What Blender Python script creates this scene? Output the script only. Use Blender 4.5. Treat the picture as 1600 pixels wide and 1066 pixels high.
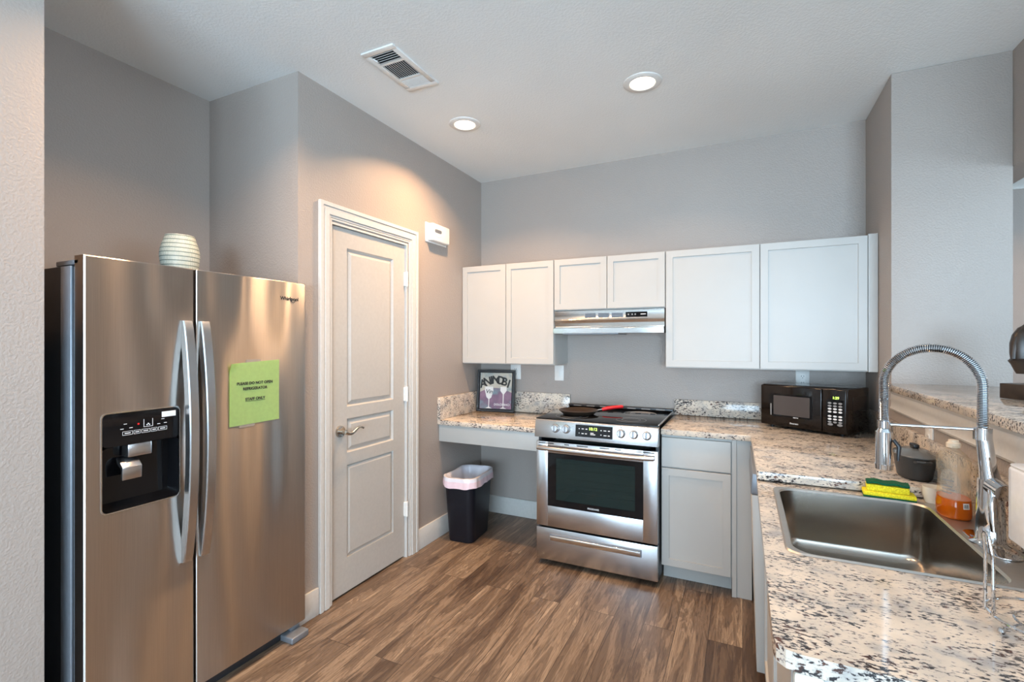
import bpy, bmesh, math, random
from mathutils import Vector, Matrix, noise
random.seed(7)
PI = math.pi
S = bpy.context.scene
for o in list(bpy.data.objects): bpy.data.objects.remove(o)

# ------------------------------------------------------------ camera, world, exposure
W_PX, H_PX = 1600, 1066
F_PX, YAW, HY, CAM_H = 750.9, 0.4474, 536.2, 1.397
cam_d = bpy.data.cameras.new('camera'); cam = bpy.data.objects.new('camera', cam_d); S.collection.objects.link(cam)
cam_d.sensor_width = 36; cam_d.lens = 36 * F_PX / W_PX; cam_d.shift_y = (HY - H_PX / 2) / W_PX
cam_d.clip_start = 0.02
cam.location = (0, 0, CAM_H); cam.rotation_euler = (PI / 2, 0, YAW)
S.camera = cam
S.view_settings.view_transform = 'Standard'; S.view_settings.look = 'None'
S.view_settings.exposure = 0.08; S.view_settings.gamma = 1; S.view_settings.use_curve_mapping = False
w = bpy.data.worlds.new('sky'); S.world = w; w.use_nodes = True
w.node_tree.nodes['Background'].inputs[0].default_value = (0.72, 0.86, 1.0, 1)
w.node_tree.nodes['Background'].inputs[1].default_value = 3.0

ZC = 2.739            # ceiling height
XL, YB = -1.977, 3.523
XR, YC, XE = 0.667, 2.975, 1.117
REAR = -3.6

def area(name, loc, rot, sx, sy, power, col, spread=PI, shape='RECTANGLE'):
    l = bpy.data.lights.new(name, 'AREA'); l.shape = shape; l.size = sx; l.size_y = sy
    l.energy = power; l.color = col; l.spread = spread
    o = bpy.data.objects.new(name, l); S.collection.objects.link(o); o.location = loc; o.rotation_euler = rot
    return o
DAY = (0.57, 0.80, 1.0)
# daylight coming in through the glass door and the windows of the room behind the camera
area('daylight_glass_door', (-0.55, REAR - .15, 1.12), (PI / 2 + .45, 0, 0), 1.7, 2.05, 145, DAY)
area('daylight_rear_window', (1.25, REAR - .15, 1.5), (PI / 2 + .85, 0, 0), 1.6, 1.7, 350, DAY)
area('daylight_side_window', (4.52, 0.0, 1.5), (PI / 2 + .95, 0, PI / 2), 3.2, 1.7, 150, DAY)
LAMPS = [(-1.535, 2.53), (-0.465, 2.52), (-1.47, 1.17), (-0.465, 0.86), (1.3, -0.9), (-0.9, -1.4), (2.3, 4.1)]  # lamps over the right and rear rooms are unseen, added for their light
LAMP_W, LAMP_C = (20, 8, 17, 4, 6, 7, 14), (1.0, 0.61, 0.32)

# ------------------------------------------------------------ helpers
def BM(): return bmesh.new()
def box(bm, x0, x1, y0, y1, z0, z1, bev=0.0, seg=2, M=None):
    b = bmesh.new(); bmesh.ops.create_cube(b, size=1)
    for v in b.verts:
        v.co = Vector(((x0 + x1) / 2 + v.co.x * abs(x1 - x0), (y0 + y1) / 2 + v.co.y * abs(y1 - y0), (z0 + z1) / 2 + v.co.z * abs(z1 - z0)))
    if bev > 0: bmesh.ops.bevel(b, geom=b.edges[:], offset=bev, segments=seg, affect='EDGES', profile=.5)
    merge(bm, b, M); return bm
def merge(bm, b, M=None):
    if M is not None: b.transform(M)
    m = bpy.data.meshes.new('t'); b.to_mesh(m); b.free(); bm.from_mesh(m); bpy.data.meshes.remove(m)
def prism(bm, pts, axis, a, b_, bev=0.0, seg=2):
    """extrude a polygon: axis 'x' pts=(y,z); 'y' pts=(x,z); 'z' pts=(x,y)"""
    b = bmesh.new()
    def P(p, t): return {'x': (t, p[0], p[1]), 'y': (p[0], t, p[1]), 'z': (p[0], p[1], t)}[axis]
    A = [b.verts.new(P(p, a)) for p in pts]; B = [b.verts.new(P(p, b_)) for p in pts]
    n = len(pts); b.faces.new(A); b.faces.new(B[::-1])
    for i in range(n): b.faces.new((A[i], B[i], B[(i + 1) % n], A[(i + 1) % n]))
    bmesh.ops.recalc_face_normals(b, faces=b.faces[:])
    if bev > 0:
        bmesh.ops.bevel(b, geom=b.edges[:], offset=bev, segments=seg, affect='EDGES', profile=.5)
    merge(bm, b); return bm
def tube(bm, pts, r, seg=10, closed=False, caps=True):
    pts = [Vector(p) for p in pts]; n = len(pts)
    rr = r if isinstance(r, (list, tuple)) else [r] * n
    rings = []; prev = None
    for i, p in enumerate(pts):
        if closed: t = (pts[(i + 1) % n] - pts[i - 1]).normalized()
        else: t = (pts[min(i + 1, n - 1)] - pts[max(i - 1, 0)]).normalized()
        if prev is None:
            a = Vector((0, 0, 1)) if abs(t.z) < .9 else Vector((1, 0, 0))
            u = t.cross(a).normalized()
        else:
            u = (prev - t * prev.dot(t)).normalized()
        prev = u; v = t.cross(u)
        rings.append([bm.verts.new(p + (u * math.cos(2 * PI * k / seg) + v * math.sin(2 * PI * k / seg)) * rr[i]) for k in range(seg)])
    m = n if closed else n - 1
    for i in range(m):
        A, B = rings[i], rings[(i + 1) % n]
        for k in range(seg): bm.faces.new((A[k], A[(k + 1) % seg], B[(k + 1) % seg], B[k]))
    if caps and not closed: bm.faces.new(rings[0][::-1]); bm.faces.new(rings[-1])
    return bm
def cyl(bm, p0, p1, r0, r1=None, seg=24): return tube(bm, [p0, p1], [r0, r0 if r1 is None else r1], seg)
def lathe(bm, prof, c=(0, 0, 0), seg=40, sx=1, sy=1, close=True, power=2.0):
    rings = []
    for r, z in prof:
        ring = []
        for k in range(seg):
            a = 2 * PI * k / seg; ca, sa = math.cos(a), math.sin(a)
            q = (abs(ca) ** power + abs(sa) ** power) ** (-1 / power)
            ring.append(bm.verts.new((c[0] + r * sx * ca * q, c[1] + r * sy * sa * q, c[2] + z)))
        rings.append(ring)
    for A, B in zip(rings, rings[1:]):
        for k in range(seg): bm.faces.new((A[k], A[(k + 1) % seg], B[(k + 1) % seg], B[k]))
    if close:
        if prof[0][0] > 1e-5: bm.faces.new(rings[0][::-1])
        if prof[-1][0] > 1e-5: bm.faces.new(rings[-1])
    return bm
def rrect(x0, x1, y0, y1, r, n=6):
    out = []
    for cx, cy, a0 in ((x1 - r, y1 - r, 0), (x0 + r, y1 - r, PI / 2), (x0 + r, y0 + r, PI), (x1 - r, y0 + r, 1.5 * PI)):
        for i in range(n + 1):
            a = a0 + PI / 2 * i / n; out.append((cx + r * math.cos(a), cy + r * math.sin(a)))
    return out
def text_bm(bm, s, size, M, extrude=.0004, align='CENTER', shear=0, bold=.012):
    cu = bpy.data.curves.new('t', 'FONT'); cu.body = s; cu.size = size; cu.extrude = extrude; cu.align_x = align; cu.align_y = 'CENTER'; cu.shear = shear; cu.offset = size * bold
    o = bpy.data.objects.new('t', cu); S.collection.objects.link(o)
    dg = bpy.context.evaluated_depsgraph_get(); me = bpy.data.meshes.new_from_object(o.evaluated_get(dg))
    me.transform(M); bm.from_mesh(me)
    bpy.data.objects.remove(o); bpy.data.curves.remove(cu); bpy.data.meshes.remove(me)
    return bm
FACE_S = Matrix.Rotation(PI / 2, 4, 'X')                                    # faces -y
FACE_E = Matrix.Rotation(PI / 2, 4, 'Z') @ Matrix.Rotation(PI / 2, 4, 'X')  # faces +x
def T(x, y, z): return Matrix.Translation((x, y, z))

def wpos(o):
    p = Vector((0, 0, 0))
    while o: p = p + o.location; o = o.parent
    return p
def is_local(o):
    while o:
        if o.get('_l'): return True
        o = o.parent
    return False
LOCAL = set()
def obj(name, bm, mat, parent=None, smooth=.6, origin=None):
    bmesh.ops.recalc_face_normals(bm, faces=bm.faces[:])
    me = bpy.data.meshes.new(name)
    root = parent
    while root is not None and root.parent is not None: root = root.parent
    off = Vector((0, 0, 0))
    if parent is not None and root.name not in LOCAL: off = wpos(parent)
    elif parent is not None: off = Vector((0, 0, 0))
    elif origin is not None: off = Vector(origin)
    if off.length: bm.transform(Matrix.Translation(-off))
    bm.to_mesh(me); bm.free()
    for m in (mat if isinstance(mat, (list, tuple)) else [mat]): me.materials.append(m)
    o = bpy.data.objects.new(name, me); S.collection.objects.link(o)
    if smooth:
        me.polygons.foreach_set('use_smooth', [True] * len(me.polygons)); me.set_sharp_from_angle(angle=smooth)
    if parent is not None: o.parent = parent
    elif origin is not None: o.location = origin
    return o
def thing(name, label, cat, loc=(0, 0, 0), rot=None, group=None, local=False):
    o = bpy.data.objects.new(name, None); S.collection.objects.link(o); o.location = loc
    o.empty_display_size = .05
    if rot is not None: o.rotation_euler = rot
    if local or rot is not None: LOCAL.add(o.name)
    return tag(o, label, cat, group)
def tag(o, label, cat, group=None):
    o['label'] = label; o['category'] = cat
    if group: o['group'] = group
    return o
def struct(name, bm, m, parent=None, smooth=.6):
    o = obj(name, bm, m, parent, smooth); o['kind'] = 'structure'; return o

# ------------------------------------------------------------ materials
def nt(name):
    m = bpy.data.materials.new(name); m.use_nodes = True
    n = m.node_tree; return m, n, n.nodes['Principled BSDF']
def setp(b, col=None, rough=None, metal=None, spec=None, **k):
    if col is not None: b.inputs['Base Color'].default_value = (*col, 1)
    if rough is not None: b.inputs['Roughness'].default_value = rough
    if metal is not None: b.inputs['Metallic'].default_value = metal
    if spec is not None: b.inputs['Specular IOR Level'].default_value = spec
    for a, v in k.items(): b.inputs[a].default_value = v
def N(n, t, **k):
    x = n.nodes.new(t)
    for a, v in k.items():
        if hasattr(x, a): setattr(x, a, v)
        else: x.inputs[a.replace('_', ' ')].default_value = v
    return x
def coords(n, scale=(1, 1, 1), rot=(0, 0, 0)):
    t = N(n, 'ShaderNodeTexCoord'); mp = N(n, 'ShaderNodeMapping'); g = N(n, 'ShaderNodeNewGeometry')
    mp.inputs['Scale'].default_value = scale; mp.inputs['Rotation'].default_value = rot
    n.links.new(g.outputs['Position'], mp.inputs['Vector']); return mp.outputs['Vector']
def ramp(n, src, stops, interp='LINEAR'):
    r = N(n, 'ShaderNodeValToRGB'); r.color_ramp.interpolation = interp
    e = r.color_ramp.elements
    e[0].position, e[0].color = stops[0][0], (*stops[0][1], 1)
    e[1].position, e[1].color = stops[-1][0], (*stops[-1][1], 1)
    for p, c in stops[1:-1]:
        q = e.new(p); q.color = (*c, 1)
    n.links.new(src, r.inputs['Fac']); return r.outputs['Color']
def mixc(n, fac, a, b, mode='MIX'):
    m = N(n, 'ShaderNodeMix', data_type='RGBA', blend_type=mode)
    for s, v in ((0, fac), (6, a), (7, b)):
        if isinstance(v, (int, float)): m.inputs[s].default_value = v
        elif isinstance(v, tuple): m.inputs[s].default_value = (*v, 1)
        else: n.links.new(v, m.inputs[s])
    return m.outputs[2]
def bump(n, b, h, strength, dist):
    x = N(n, 'ShaderNodeBump'); x.inputs['Strength'].default_value = strength; x.inputs['Distance'].default_value = dist
    n.links.new(h, x.inputs['Height']); n.links.new(x.outputs['Normal'], b.inputs['Normal'])
def simple(name, col, rough=.5, metal=0.0, spec=None, var=.03, bscale=60, bstr=0.0, **k):
    m, n, b = nt(name); setp(b, col, rough, metal, spec, **k)
    v = coords(n, (1, 1, 1)); ns = N(n, 'ShaderNodeTexNoise'); ns.inputs['Scale'].default_value = bscale
    n.links.new(v, ns.inputs['Vector'])
    c0 = tuple(max(0, x * (1 - var)) for x in col); c1 = tuple(min(1, x * (1 + var)) for x in col)
    n.links.new(ramp(n, ns.outputs['Fac'], [(.3, c0), (.7, c1)]), b.inputs['Base Color'])
    if bstr: bump(n, b, ns.outputs['Fac'], bstr, .002)
    return m
def paint(name, col, rough, scale, strength, dist):
    m, n, b = nt(name); setp(b, col, rough, 0, .5)
    v = coords(n); ns = N(n, 'ShaderNodeTexNoise'); ns.inputs['Scale'].default_value = scale; ns.inputs['Detail'].default_value = 3
    n.links.new(v, ns.inputs['Vector'])
    r = ramp(n, ns.outputs['Fac'], [(.40, (0, 0, 0)), (.62, (1, 1, 1))])
    bump(n, b, r, strength, dist)
    big = N(n, 'ShaderNodeTexNoise'); big.inputs['Scale'].default_value = 1.3; n.links.new(v, big.inputs['Vector'])
    n.links.new(ramp(n, big.outputs['Fac'], [(.3, tuple(x * .97 for x in col)), (.7, tuple(min(1, x * 1.03) for x in col))]), b.inputs['Base Color'])
    return m
M = {}
M['wall'] = paint('greige_wall_paint', (.385, .335, .30), .42, 120, .28, .003)
M['ceiling'] = paint('ceiling_paint', (.84, .87, .87), .8, 95, .22, .003)
M['trim'] = simple('white_trim_paint', (.62, .60, .565), .35)
M['door'] = simple('white_door_paint', (.50, .475, .44), .38)
M['cab'] = simple('white_cabinet_paint', (.48, .47, .445), .38, bscale=5, var=.015)
M['white'] = simple('white_plastic', (.80, .79, .76), .35)
M['canister'] = simple('milky_white_plastic', (.86, .86, .86), .3)
M['black'] = simple('black_plastic', (.012, .012, .014), .35)
M['blackgloss'] = simple('black_gloss', (.005, .005, .006), .05, spec=.35)
M['darkbody'] = simple('dark_grey_sheet_metal', (.035, .037, .042), .35, .3)
M['greymetal'] = simple('grey_painted_metal', (.25, .27, .30), .4, .5)
M['chrome'] = simple('chrome', (.64, .65, .67), .05, 1.0, var=.01)
M['nickel'] = simple('satin_nickel', (.55, .50, .44), .25, 1.0)
M['gasket'] = simple('gasket', (.02, .02, .022), .6)
M['ink'] = simple('black_ink', (.02, .02, .02), .6)
M['inkwhite'] = simple('white_print', (.75, .75, .75), .5)
M['inkgrey'] = simple('grey_print', (.28, .28, .28), .5)
M['red'] = simple('red_silicone', (.62, .01, .015), .35)
M['bronze'] = simple('bronze_nonstick', (.075, .05, .035), .28, .5)
M['bin'] = simple('black_bin_plastic', (.006, .007, .012), .42, spec=.35)
M['paper'] = simple('lime_green_paper', (.60, .80, .30), .7)
M['tape'] = simple('brown_tape', (.35, .28, .22), .3)
M['sponge_y'] = simple('yellow_sponge', (.85, .70, .02), .9, bscale=250, var=.25, bstr=.6)
M['sponge_g'] = simple('green_scourer', (.0, .10, .04), .95, bscale=400, var=.4, bstr=.8)
M['wood_dark'] = simple('dark_carved_wood', (.028, .017, .011), .4, bscale=25, var=.5)
M['iron'] = simple('grey_black_enamel', (.028, .03, .032), .38)
M['lid'] = simple('grey_lid', (.16, .165, .165), .22, .3)
M['bowl'] = simple('cream_ceramic', (.80, .76, .66), .25)

def emis(name, col, s):
    m, n, b = nt(name); setp(b, (0, 0, 0), .5); b.inputs['Emission Color'].default_value = (*col, 1); b.inputs['Emission Strength'].default_value = s
    ns = N(n, 'ShaderNodeTexNoise'); ns.inputs['Scale'].default_value = 3
    n.links.new(ramp(n, ns.outputs['Fac'], [(0, tuple(c * .98 for c in col)), (1, col)]), b.inputs['Emission Color']); return m
M['lampglow'] = emis('lamp_lens_glow', (1, .80, .58), 6)
M['led'] = emis('yellow_green_led', (.65, 1.0, .15), 2.5)
M['ledred'] = emis('red_led', (1, .02, .02), .8)

def steel(name, col, rough, axis=2, wave=0.0, aniso=.6, brush=.08, wscale=(3, 3, .8)):
    m, n, b = nt(name); setp(b, col, rough, 1.0)
    sc = [900, 900, 900]; sc[axis] = 6
    v = coords(n, tuple(sc)); ns = N(n, 'ShaderNodeTexNoise'); ns.inputs['Scale'].default_value = 1; ns.inputs['Detail'].default_value = 2
    n.links.new(v, ns.inputs['Vector'])
    n.links.new(ramp(n, ns.outputs['Fac'], [(.3, tuple(x * .93 for x in col)), (.7, tuple(min(1, x * 1.06) for x in col))]), b.inputs['Base Color'])
    b.inputs['Anisotropic'].default_value = aniso
    tg = N(n, 'ShaderNodeTangent', direction_type='RADIAL', axis='Z')
    n.links.new(tg.outputs[0], b.inputs['Tangent'])
    if name.endswith('fridge'): b.inputs['Anisotropic Rotation'].default_value = .25
    if wave:
        v2 = coords(n, wscale); n2 = N(n, 'ShaderNodeTexNoise'); n2.inputs['Scale'].default_value = 1; n2.inputs['Detail'].default_value = 0
        n.links.new(v2, n2.inputs['Vector']); bump(n, b, n2.outputs['Fac'], 1.0, wave)
    return m
M['fridge'] = steel('brushed_stainless_fridge', (.54, .49, .445), .33, 2, .045, .97, wscale=(2, 5, 1.1))
M['handle'] = steel('brushed_handle', (.62, .62, .63), .27, 2, 0, .3)
M['stove'] = steel('brushed_stainless_range', (.56, .565, .58), .25, 0, .004, .3)
M['hood'] = steel('bright_stainless_hood', (.72, .71, .69), .16, 0, .004, .4)
M['sink'] = steel('satin_stainless_sink', (.42, .385, .345), .22, 0, .0, .4)
M['sinkrim'] = steel('polished_rim', (.50, .48, .455), .40, 0, .0, .0)

def granite():
    m, n, b = nt('speckled_cream_granite'); setp(b, None, .09)
    v = coords(n, (1, 1.0, 1), (0, 0, .5))
    nz = N(n, 'ShaderNodeTexNoise'); nz.inputs['Scale'].default_value = 14; nz.inputs['Detail'].default_value = 4; n.links.new(v, nz.inputs['Vector'])
    base = ramp(n, nz.outputs['Fac'], [(.30, (.36, .35, .34)), (.43, (.58, .51, .43)), (.60, (.70, .60, .49)), (.75, (.76, .66, .54))])
    v2 = coords(n, (1.0, 1.9, 1.9), (0, 0, -.35))
    s = N(n, 'ShaderNodeTexNoise'); s.inputs['Scale'].default_value = 74; s.inputs['Detail'].default_value = 3.5; s.inputs['Roughness'].default_value = .62
    s.inputs['Distortion'].default_value = .25; n.links.new(v2, s.inputs['Vector'])
    cl = N(n, 'ShaderNodeTexNoise'); cl.inputs['Scale'].default_value = 9; cl.inputs['Detail'].default_value = 2; n.links.new(v2, cl.inputs['Vector'])
    ad = N(n, 'ShaderNodeMath', operation='MULTIPLY_ADD'); ad.inputs[1].default_value = .40; n.links.new(cl.outputs['Fac'], ad.inputs[0]); n.links.new(s.outputs['Fac'], ad.inputs[2])
    f1 = ramp(n, ad.outputs[0], [(.775, (0, 0, 0)), (.815, (1, 1, 1))])
    f0 = ramp(n, ad.outputs[0], [(.71, (0, 0, 0)), (.79, (1, 1, 1))])
    c = mixc(n, f0, base, (.36, .335, .32))
    br = N(n, 'ShaderNodeTexNoise'); br.inputs['Scale'].default_value = 30; n.links.new(v, br.inputs['Vector'])
    dark = ramp(n, br.outputs['Fac'], [(.50, (.035, .033, .035)), (.68, (.11, .05, .035))])
    c = mixc(n, f1, c, dark)
    n.links.new(c, b.inputs['Base Color']); return m
M['granite'] = granite()

def planks():
    m, n, b = nt('brown_wood_plank_floor'); setp(b, None, .42)
    v = coords(n, (1, 1, 1), (0, 0, PI / 2))
    br = N(n, 'ShaderNodeTexBrick'); br.offset = .37; br.offset_frequency = 2; br.squash = 1
    br.inputs['Scale'].default_value = 1; br.inputs['Brick Width'].default_value = 1.22; br.inputs['Row Height'].default_value = .148
    br.inputs['Mortar Size'].default_value = .0012; br.inputs['Mortar Smooth'].default_value = .2; br.inputs['Bias'].default_value = 0
    br.inputs['Color1'].default_value = (0, 0, 0, 1); br.inputs['Color2'].default_value = (1, 1, 1, 1); br.inputs['Mortar'].default_value = (.5, .5, .5, 1)
    n.links.new(v, br.inputs['Vector'])
    # offset the grain by plank
    sep = N(n, 'ShaderNodeVectorMath', operation='SCALE'); sep.inputs['Scale'].default_value = 37
    n.links.new(br.outputs['Color'], sep.inputs[0])
    v3 = coords(n, (9, 1.1, 1)); add = N(n, 'ShaderNodeVectorMath', operation='ADD'); n.links.new(v3, add.inputs[0]); n.links.new(sep.outputs[0], add.inputs[1])
    g = N(n, 'ShaderNodeTexNoise'); g.inputs['Scale'].default_value = 1.1; g.inputs['Detail'].default_value = 6; g.inputs['Roughness'].default_value = .62; g.inputs['Distortion'].default_value = .7
    n.links.new(add.outputs[0], g.inputs['Vector'])
    v4 = coords(n, (75, 3.0, 1)); add2 = N(n, 'ShaderNodeVectorMath', operation='ADD'); n.links.new(v4, add2.inputs[0]); n.links.new(sep.outputs[0], add2.inputs[1])
    fg = N(n, 'ShaderNodeTexNoise'); fg.inputs['Scale'].default_value = 1.6; fg.inputs['Detail'].default_value = 5; fg.inputs['Distortion'].default_value = 1.0
    n.links.new(add2.outputs[0], fg.inputs['Vector'])
    # cathedral rings
    wv = N(n, 'ShaderNodeMath', operation='MULTIPLY'); wv.inputs[1].default_value = 60; n.links.new(g.outputs['Fac'], wv.inputs[0])
    sn = N(n, 'ShaderNodeMath', operation='SINE'); n.links.new(wv.outputs[0], sn.inputs[0])
    col = ramp(n, g.outputs['Fac'], [(.30, (.075, .050, .037)), (.44, (.155, .110, .078)), (.55, (.245, .182, .130)), (.68, (.38, .295, .215))])
    ringf = ramp(n, sn.outputs[0], [(.0, (1, 1, 1)), (.25, (0, 0, 0))])
    col = mixc(n, .36, col, mixc(n, ringf, col, (.05, .028, .018)))
    fgr = ramp(n, fg.outputs['Fac'], [(.36, (.54, .51, .49)), (.50, (1.07, 1.06, 1.05))])
    col = mixc(n, .85, col, fgr, 'MULTIPLY')
    pl = ramp(n, br.outputs['Color'], [(0, (.74, .70, .68)), (1, (1.22, 1.20, 1.16))])
    col = mixc(n, 1.0, col, pl, 'MULTIPLY')
    col = mixc(n, br.outputs['Fac'], col, (.03, .018, .012))
    n.links.new(col, b.inputs['Base Color'])
    rr = N(n, 'ShaderNodeMapRange'); rr.inputs['To Min'].default_value = .32; rr.inputs['To Max'].default_value = .5; n.links.new(fg.outputs['Fac'], rr.inputs['Value']); n.links.new(rr.outputs[0], b.inputs['Roughness'])
    bump(n, b, fg.outputs['Fac'], .25, .002); return m
M['floor'] = planks()

def glassy(name, col, rough=.03, mix=.55):
    """pane: part clear, part glossy"""
    m, n, b = nt(name); setp(b, col, rough)
    out = n.nodes['Material Output']; tr = N(n, 'ShaderNodeBsdfTransparent'); tr.inputs[0].default_value = (*[min(1, c + .3) for c in col], 1)
    fr = N(n, 'ShaderNodeTexNoise'); fr.inputs['Scale'].default_value = 2
    mr = N(n, 'ShaderNodeMapRange'); mr.inputs['To Min'].default_value = mix - .03; mr.inputs['To Max'].default_value = mix + .03; n.links.new(fr.outputs['Fac'], mr.inputs['Value'])
    mx = N(n, 'ShaderNodeMixShader'); n.links.new(mr.outputs[0], mx.inputs[0]); n.links.new(tr.outputs[0], mx.inputs[1]); n.links.new(b.outputs[0], mx.inputs[2]); n.links.new(mx.outputs[0], out.inputs[0])
    return m
M['ovenglass'] = glassy('smoked_oven_glass', (.05, .08, .075), .04, .30)
M['mwglass'] = glassy('smoked_microwave_glass', (.10, .085, .08), .12, .8)
M['bottle'] = glassy('clear_bottle_plastic', (.68, .64, .56), .12, .20)
M['liquid'] = glassy('orange_soap', (.52, .10, .002), .08, .96)
M['liner'] = glassy('thin_bag_film', (.80, .78, .84), .28, .96)
M['pane'] = glassy('window_glass', (.7, .7, .7), .02, .08)
M['ovencav'] = simple('oven_enamel', (.28, .34, .33), .35)
M['linerpink'] = simple('pink_drawstring_band', (.80, .62, .68), .45)
M['label'] = glassy('clear_printed_label', (.75, .73, .68), .4, .22)

def vase_mat():
    m, n, b = nt('ribbed_green_grey_ceramic'); setp(b, None, .45)
    tc = N(n, 'ShaderNodeTexCoord'); g = N(n, 'ShaderNodeSeparateXYZ'); n.links.new(tc.outputs['Object'], g.inputs[0])
    at = N(n, 'ShaderNodeMath', operation='ARCTAN2'); n.links.new(g.outputs[1], at.inputs[0]); n.links.new(g.outputs[0], at.inputs[1])
    cm = N(n, 'ShaderNodeCombineXYZ'); sc = N(n, 'ShaderNodeMath', operation='MULTIPLY'); sc.inputs[1].default_value = 10
    n.links.new(at.outputs[0], sc.inputs[0]); n.links.new(sc.outputs[0], cm.inputs[0])
    s2 = N(n, 'ShaderNodeMath', operation='MULTIPLY'); s2.inputs[1].default_value = 55; n.links.new(g.outputs[2], s2.inputs[0]); n.links.new(s2.outputs[0], cm.inputs[1])
    br = N(n, 'ShaderNodeTexBrick'); br.inputs['Scale'].default_value = 1; br.inputs['Brick Width'].default_value = .62; br.inputs['Row Height'].default_value = 1.0; br.inputs['Mortar Size'].default_value = .11
    br.inputs['Color1'].default_value = (.62, .66, .58, 1); br.inputs['Color2'].default_value = (.70, .72, .64, 1); br.inputs['Mortar'].default_value = (.17, .22, .19, 1)
    n.links.new(cm.outputs[0], br.inputs['Vector']); n.links.new(br.outputs['Color'], b.inputs['Base Color'])
    inv = N(n, 'ShaderNodeMath', operation='SUBTRACT'); inv.inputs[0].default_value = 1; n.links.new(br.outputs['Fac'], inv.inputs[1]); bump(n, b, inv.outputs[0], .8, .002)
    return m
M['vase'] = vase_mat()
def art_mat():
    m, n, b = nt('muted_plum_and_teal_print'); setp(b, None, .5)
    tc = N(n, 'ShaderNodeTexCoord'); sp = N(n, 'ShaderNodeSeparateXYZ'); n.links.new(tc.outputs['Object'], sp.inputs[0])
    ns = N(n, 'ShaderNodeTexNoise'); ns.inputs['Scale'].default_value = 9; ns.inputs['Detail'].default_value = 5; n.links.new(tc.outputs['Object'], ns.inputs['Vector'])
    up = ramp(n, ns.outputs['Fac'], [(.35, (.20, .27, .29)), (.47, (.45, .42, .36)), (.6, (.52, .47, .38)), (.7, (.34, .33, .33))])
    lo = ramp(n, ns.outputs['Fac'], [(.35, (.16, .24, .27)), (.47, (.17, .10, .16)), (.62, (.26, .15, .22)), (.7, (.30, .24, .27))])
    # arch: z + 1.4 x^2
    xx = N(n, 'ShaderNodeMath', operation='MULTIPLY'); n.links.new(sp.outputs[0], xx.inputs[0]); n.links.new(sp.outputs[0], xx.inputs[1])
    ma = N(n, 'ShaderNodeMath', operation='MULTIPLY_ADD'); ma.inputs[1].default_value = 2.0; n.links.new(xx.outputs[0], ma.inputs[0]); n.links.new(sp.outputs[2], ma.inputs[2])
    f = N(n, 'ShaderNodeMapRange'); f.inputs['From Min'].default_value = .188; f.inputs['From Max'].default_value = .192; n.links.new(ma.outputs[0], f.inputs['Value'])
    n.links.new(mixc(n, f.outputs[0], lo, up), b.inputs['Base Color']); return m
M['art'] = art_mat()

# ------------------------------------------------------------ setting
T_ = .12
YFAR = 5.1
struct('floor', box(BM(), -2.9, 4.6, REAR - .1, YFAR + .1, -.1, 0), M['floor'])
cb = BM()   # ceiling with round holes for the cans is avoided: cans are surface trims
struct('ceiling', box(BM(), -2.9, 4.6, REAR - .1, YFAR + .1, ZC, ZC + .1), M['ceiling'])
# left wall with the pantry door opening: y 1.9..2.522, z 0..2.045
DY0, DY1, DZ = 1.885, 2.537, 2.045
b = BM()
box(b, XL - T_, XL, 1.68, DY0, 0, ZC); box(b, XL - T_, XL, DY1, YB, 0, ZC); box(b, XL - T_, XL, DY0, DY1, DZ, ZC)
struct('wall_left', b, M['wall'])
struct('wall_nook_side', box(BM(), -2.67, XL - T_, 1.68, 1.80, 0, ZC), M['wall'])
struct('wall_nook_back', box(BM(), -2.79, -2.67, .62, 1.80, 0, ZC), M['wall'])
b = BM(); box(b, XL - T_, XL, REAR, .725, 0, ZC); box(b, -2.67, XL - T_, .62, .725, 0, ZC)
struct('wall_left_near', b, M['wall'])
struct('wall_pantry', box(BM(), -2.9, -2.8, 1.8, YB, 0, ZC), M['wall'])
struct('wall_back', box(BM(), -2.79, XR, YB, YB + T_, 0, ZC), M['wall'])
struct('wall_column', box(BM(), XR, XE, YC, YB + T_, 0, ZC, .004), M['wall'])
struct('wall_far_room', box(BM(), XE - .12, 4.6, YFAR, YFAR + T_, 0, ZC), M['wall'])
struct('wall_far_side', box(BM(), XE - .12, XE, YB + T_, YFAR, 0, ZC), M['wall'])
struct('wall_header', box(BM(), XE, XE + .12, .8, YC + .5, 2.205, ZC), M['wall'])
struct('wall_half', box(BM(), XR, XR + .13, .80, YC - .0005, 0, 1.163), M['wall'])
# rear wall with glass door and window; right wall with window
b = BM()
box(b, XL - T_, -1.4, REAR - .1, REAR, 0, ZC); box(b, -1.4, .3, REAR - .1, REAR, 2.15, ZC); box(b, .3, .45, REAR - .1, REAR, 0, ZC)
box(b, .45, 2.05, REAR - .1, REAR, 0, .6); box(b, .45, 2.05, REAR - .1, REAR, 2.4, ZC); box(b, 2.05, 4.5, REAR - .1, REAR, 0, ZC)
struct('wall_rear', b, M['wall'])
b = BM(); box(b, 4.4, 4.5, REAR, -1.6, 0, ZC); box(b, 4.4, 4.5, 1.6, YFAR, 0, ZC); box(b, 4.4, 4.5, -1.6, 1.6, 0, .65); box(b, 4.4, 4.5, -1.6, 1.6, 2.35, ZC)
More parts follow.
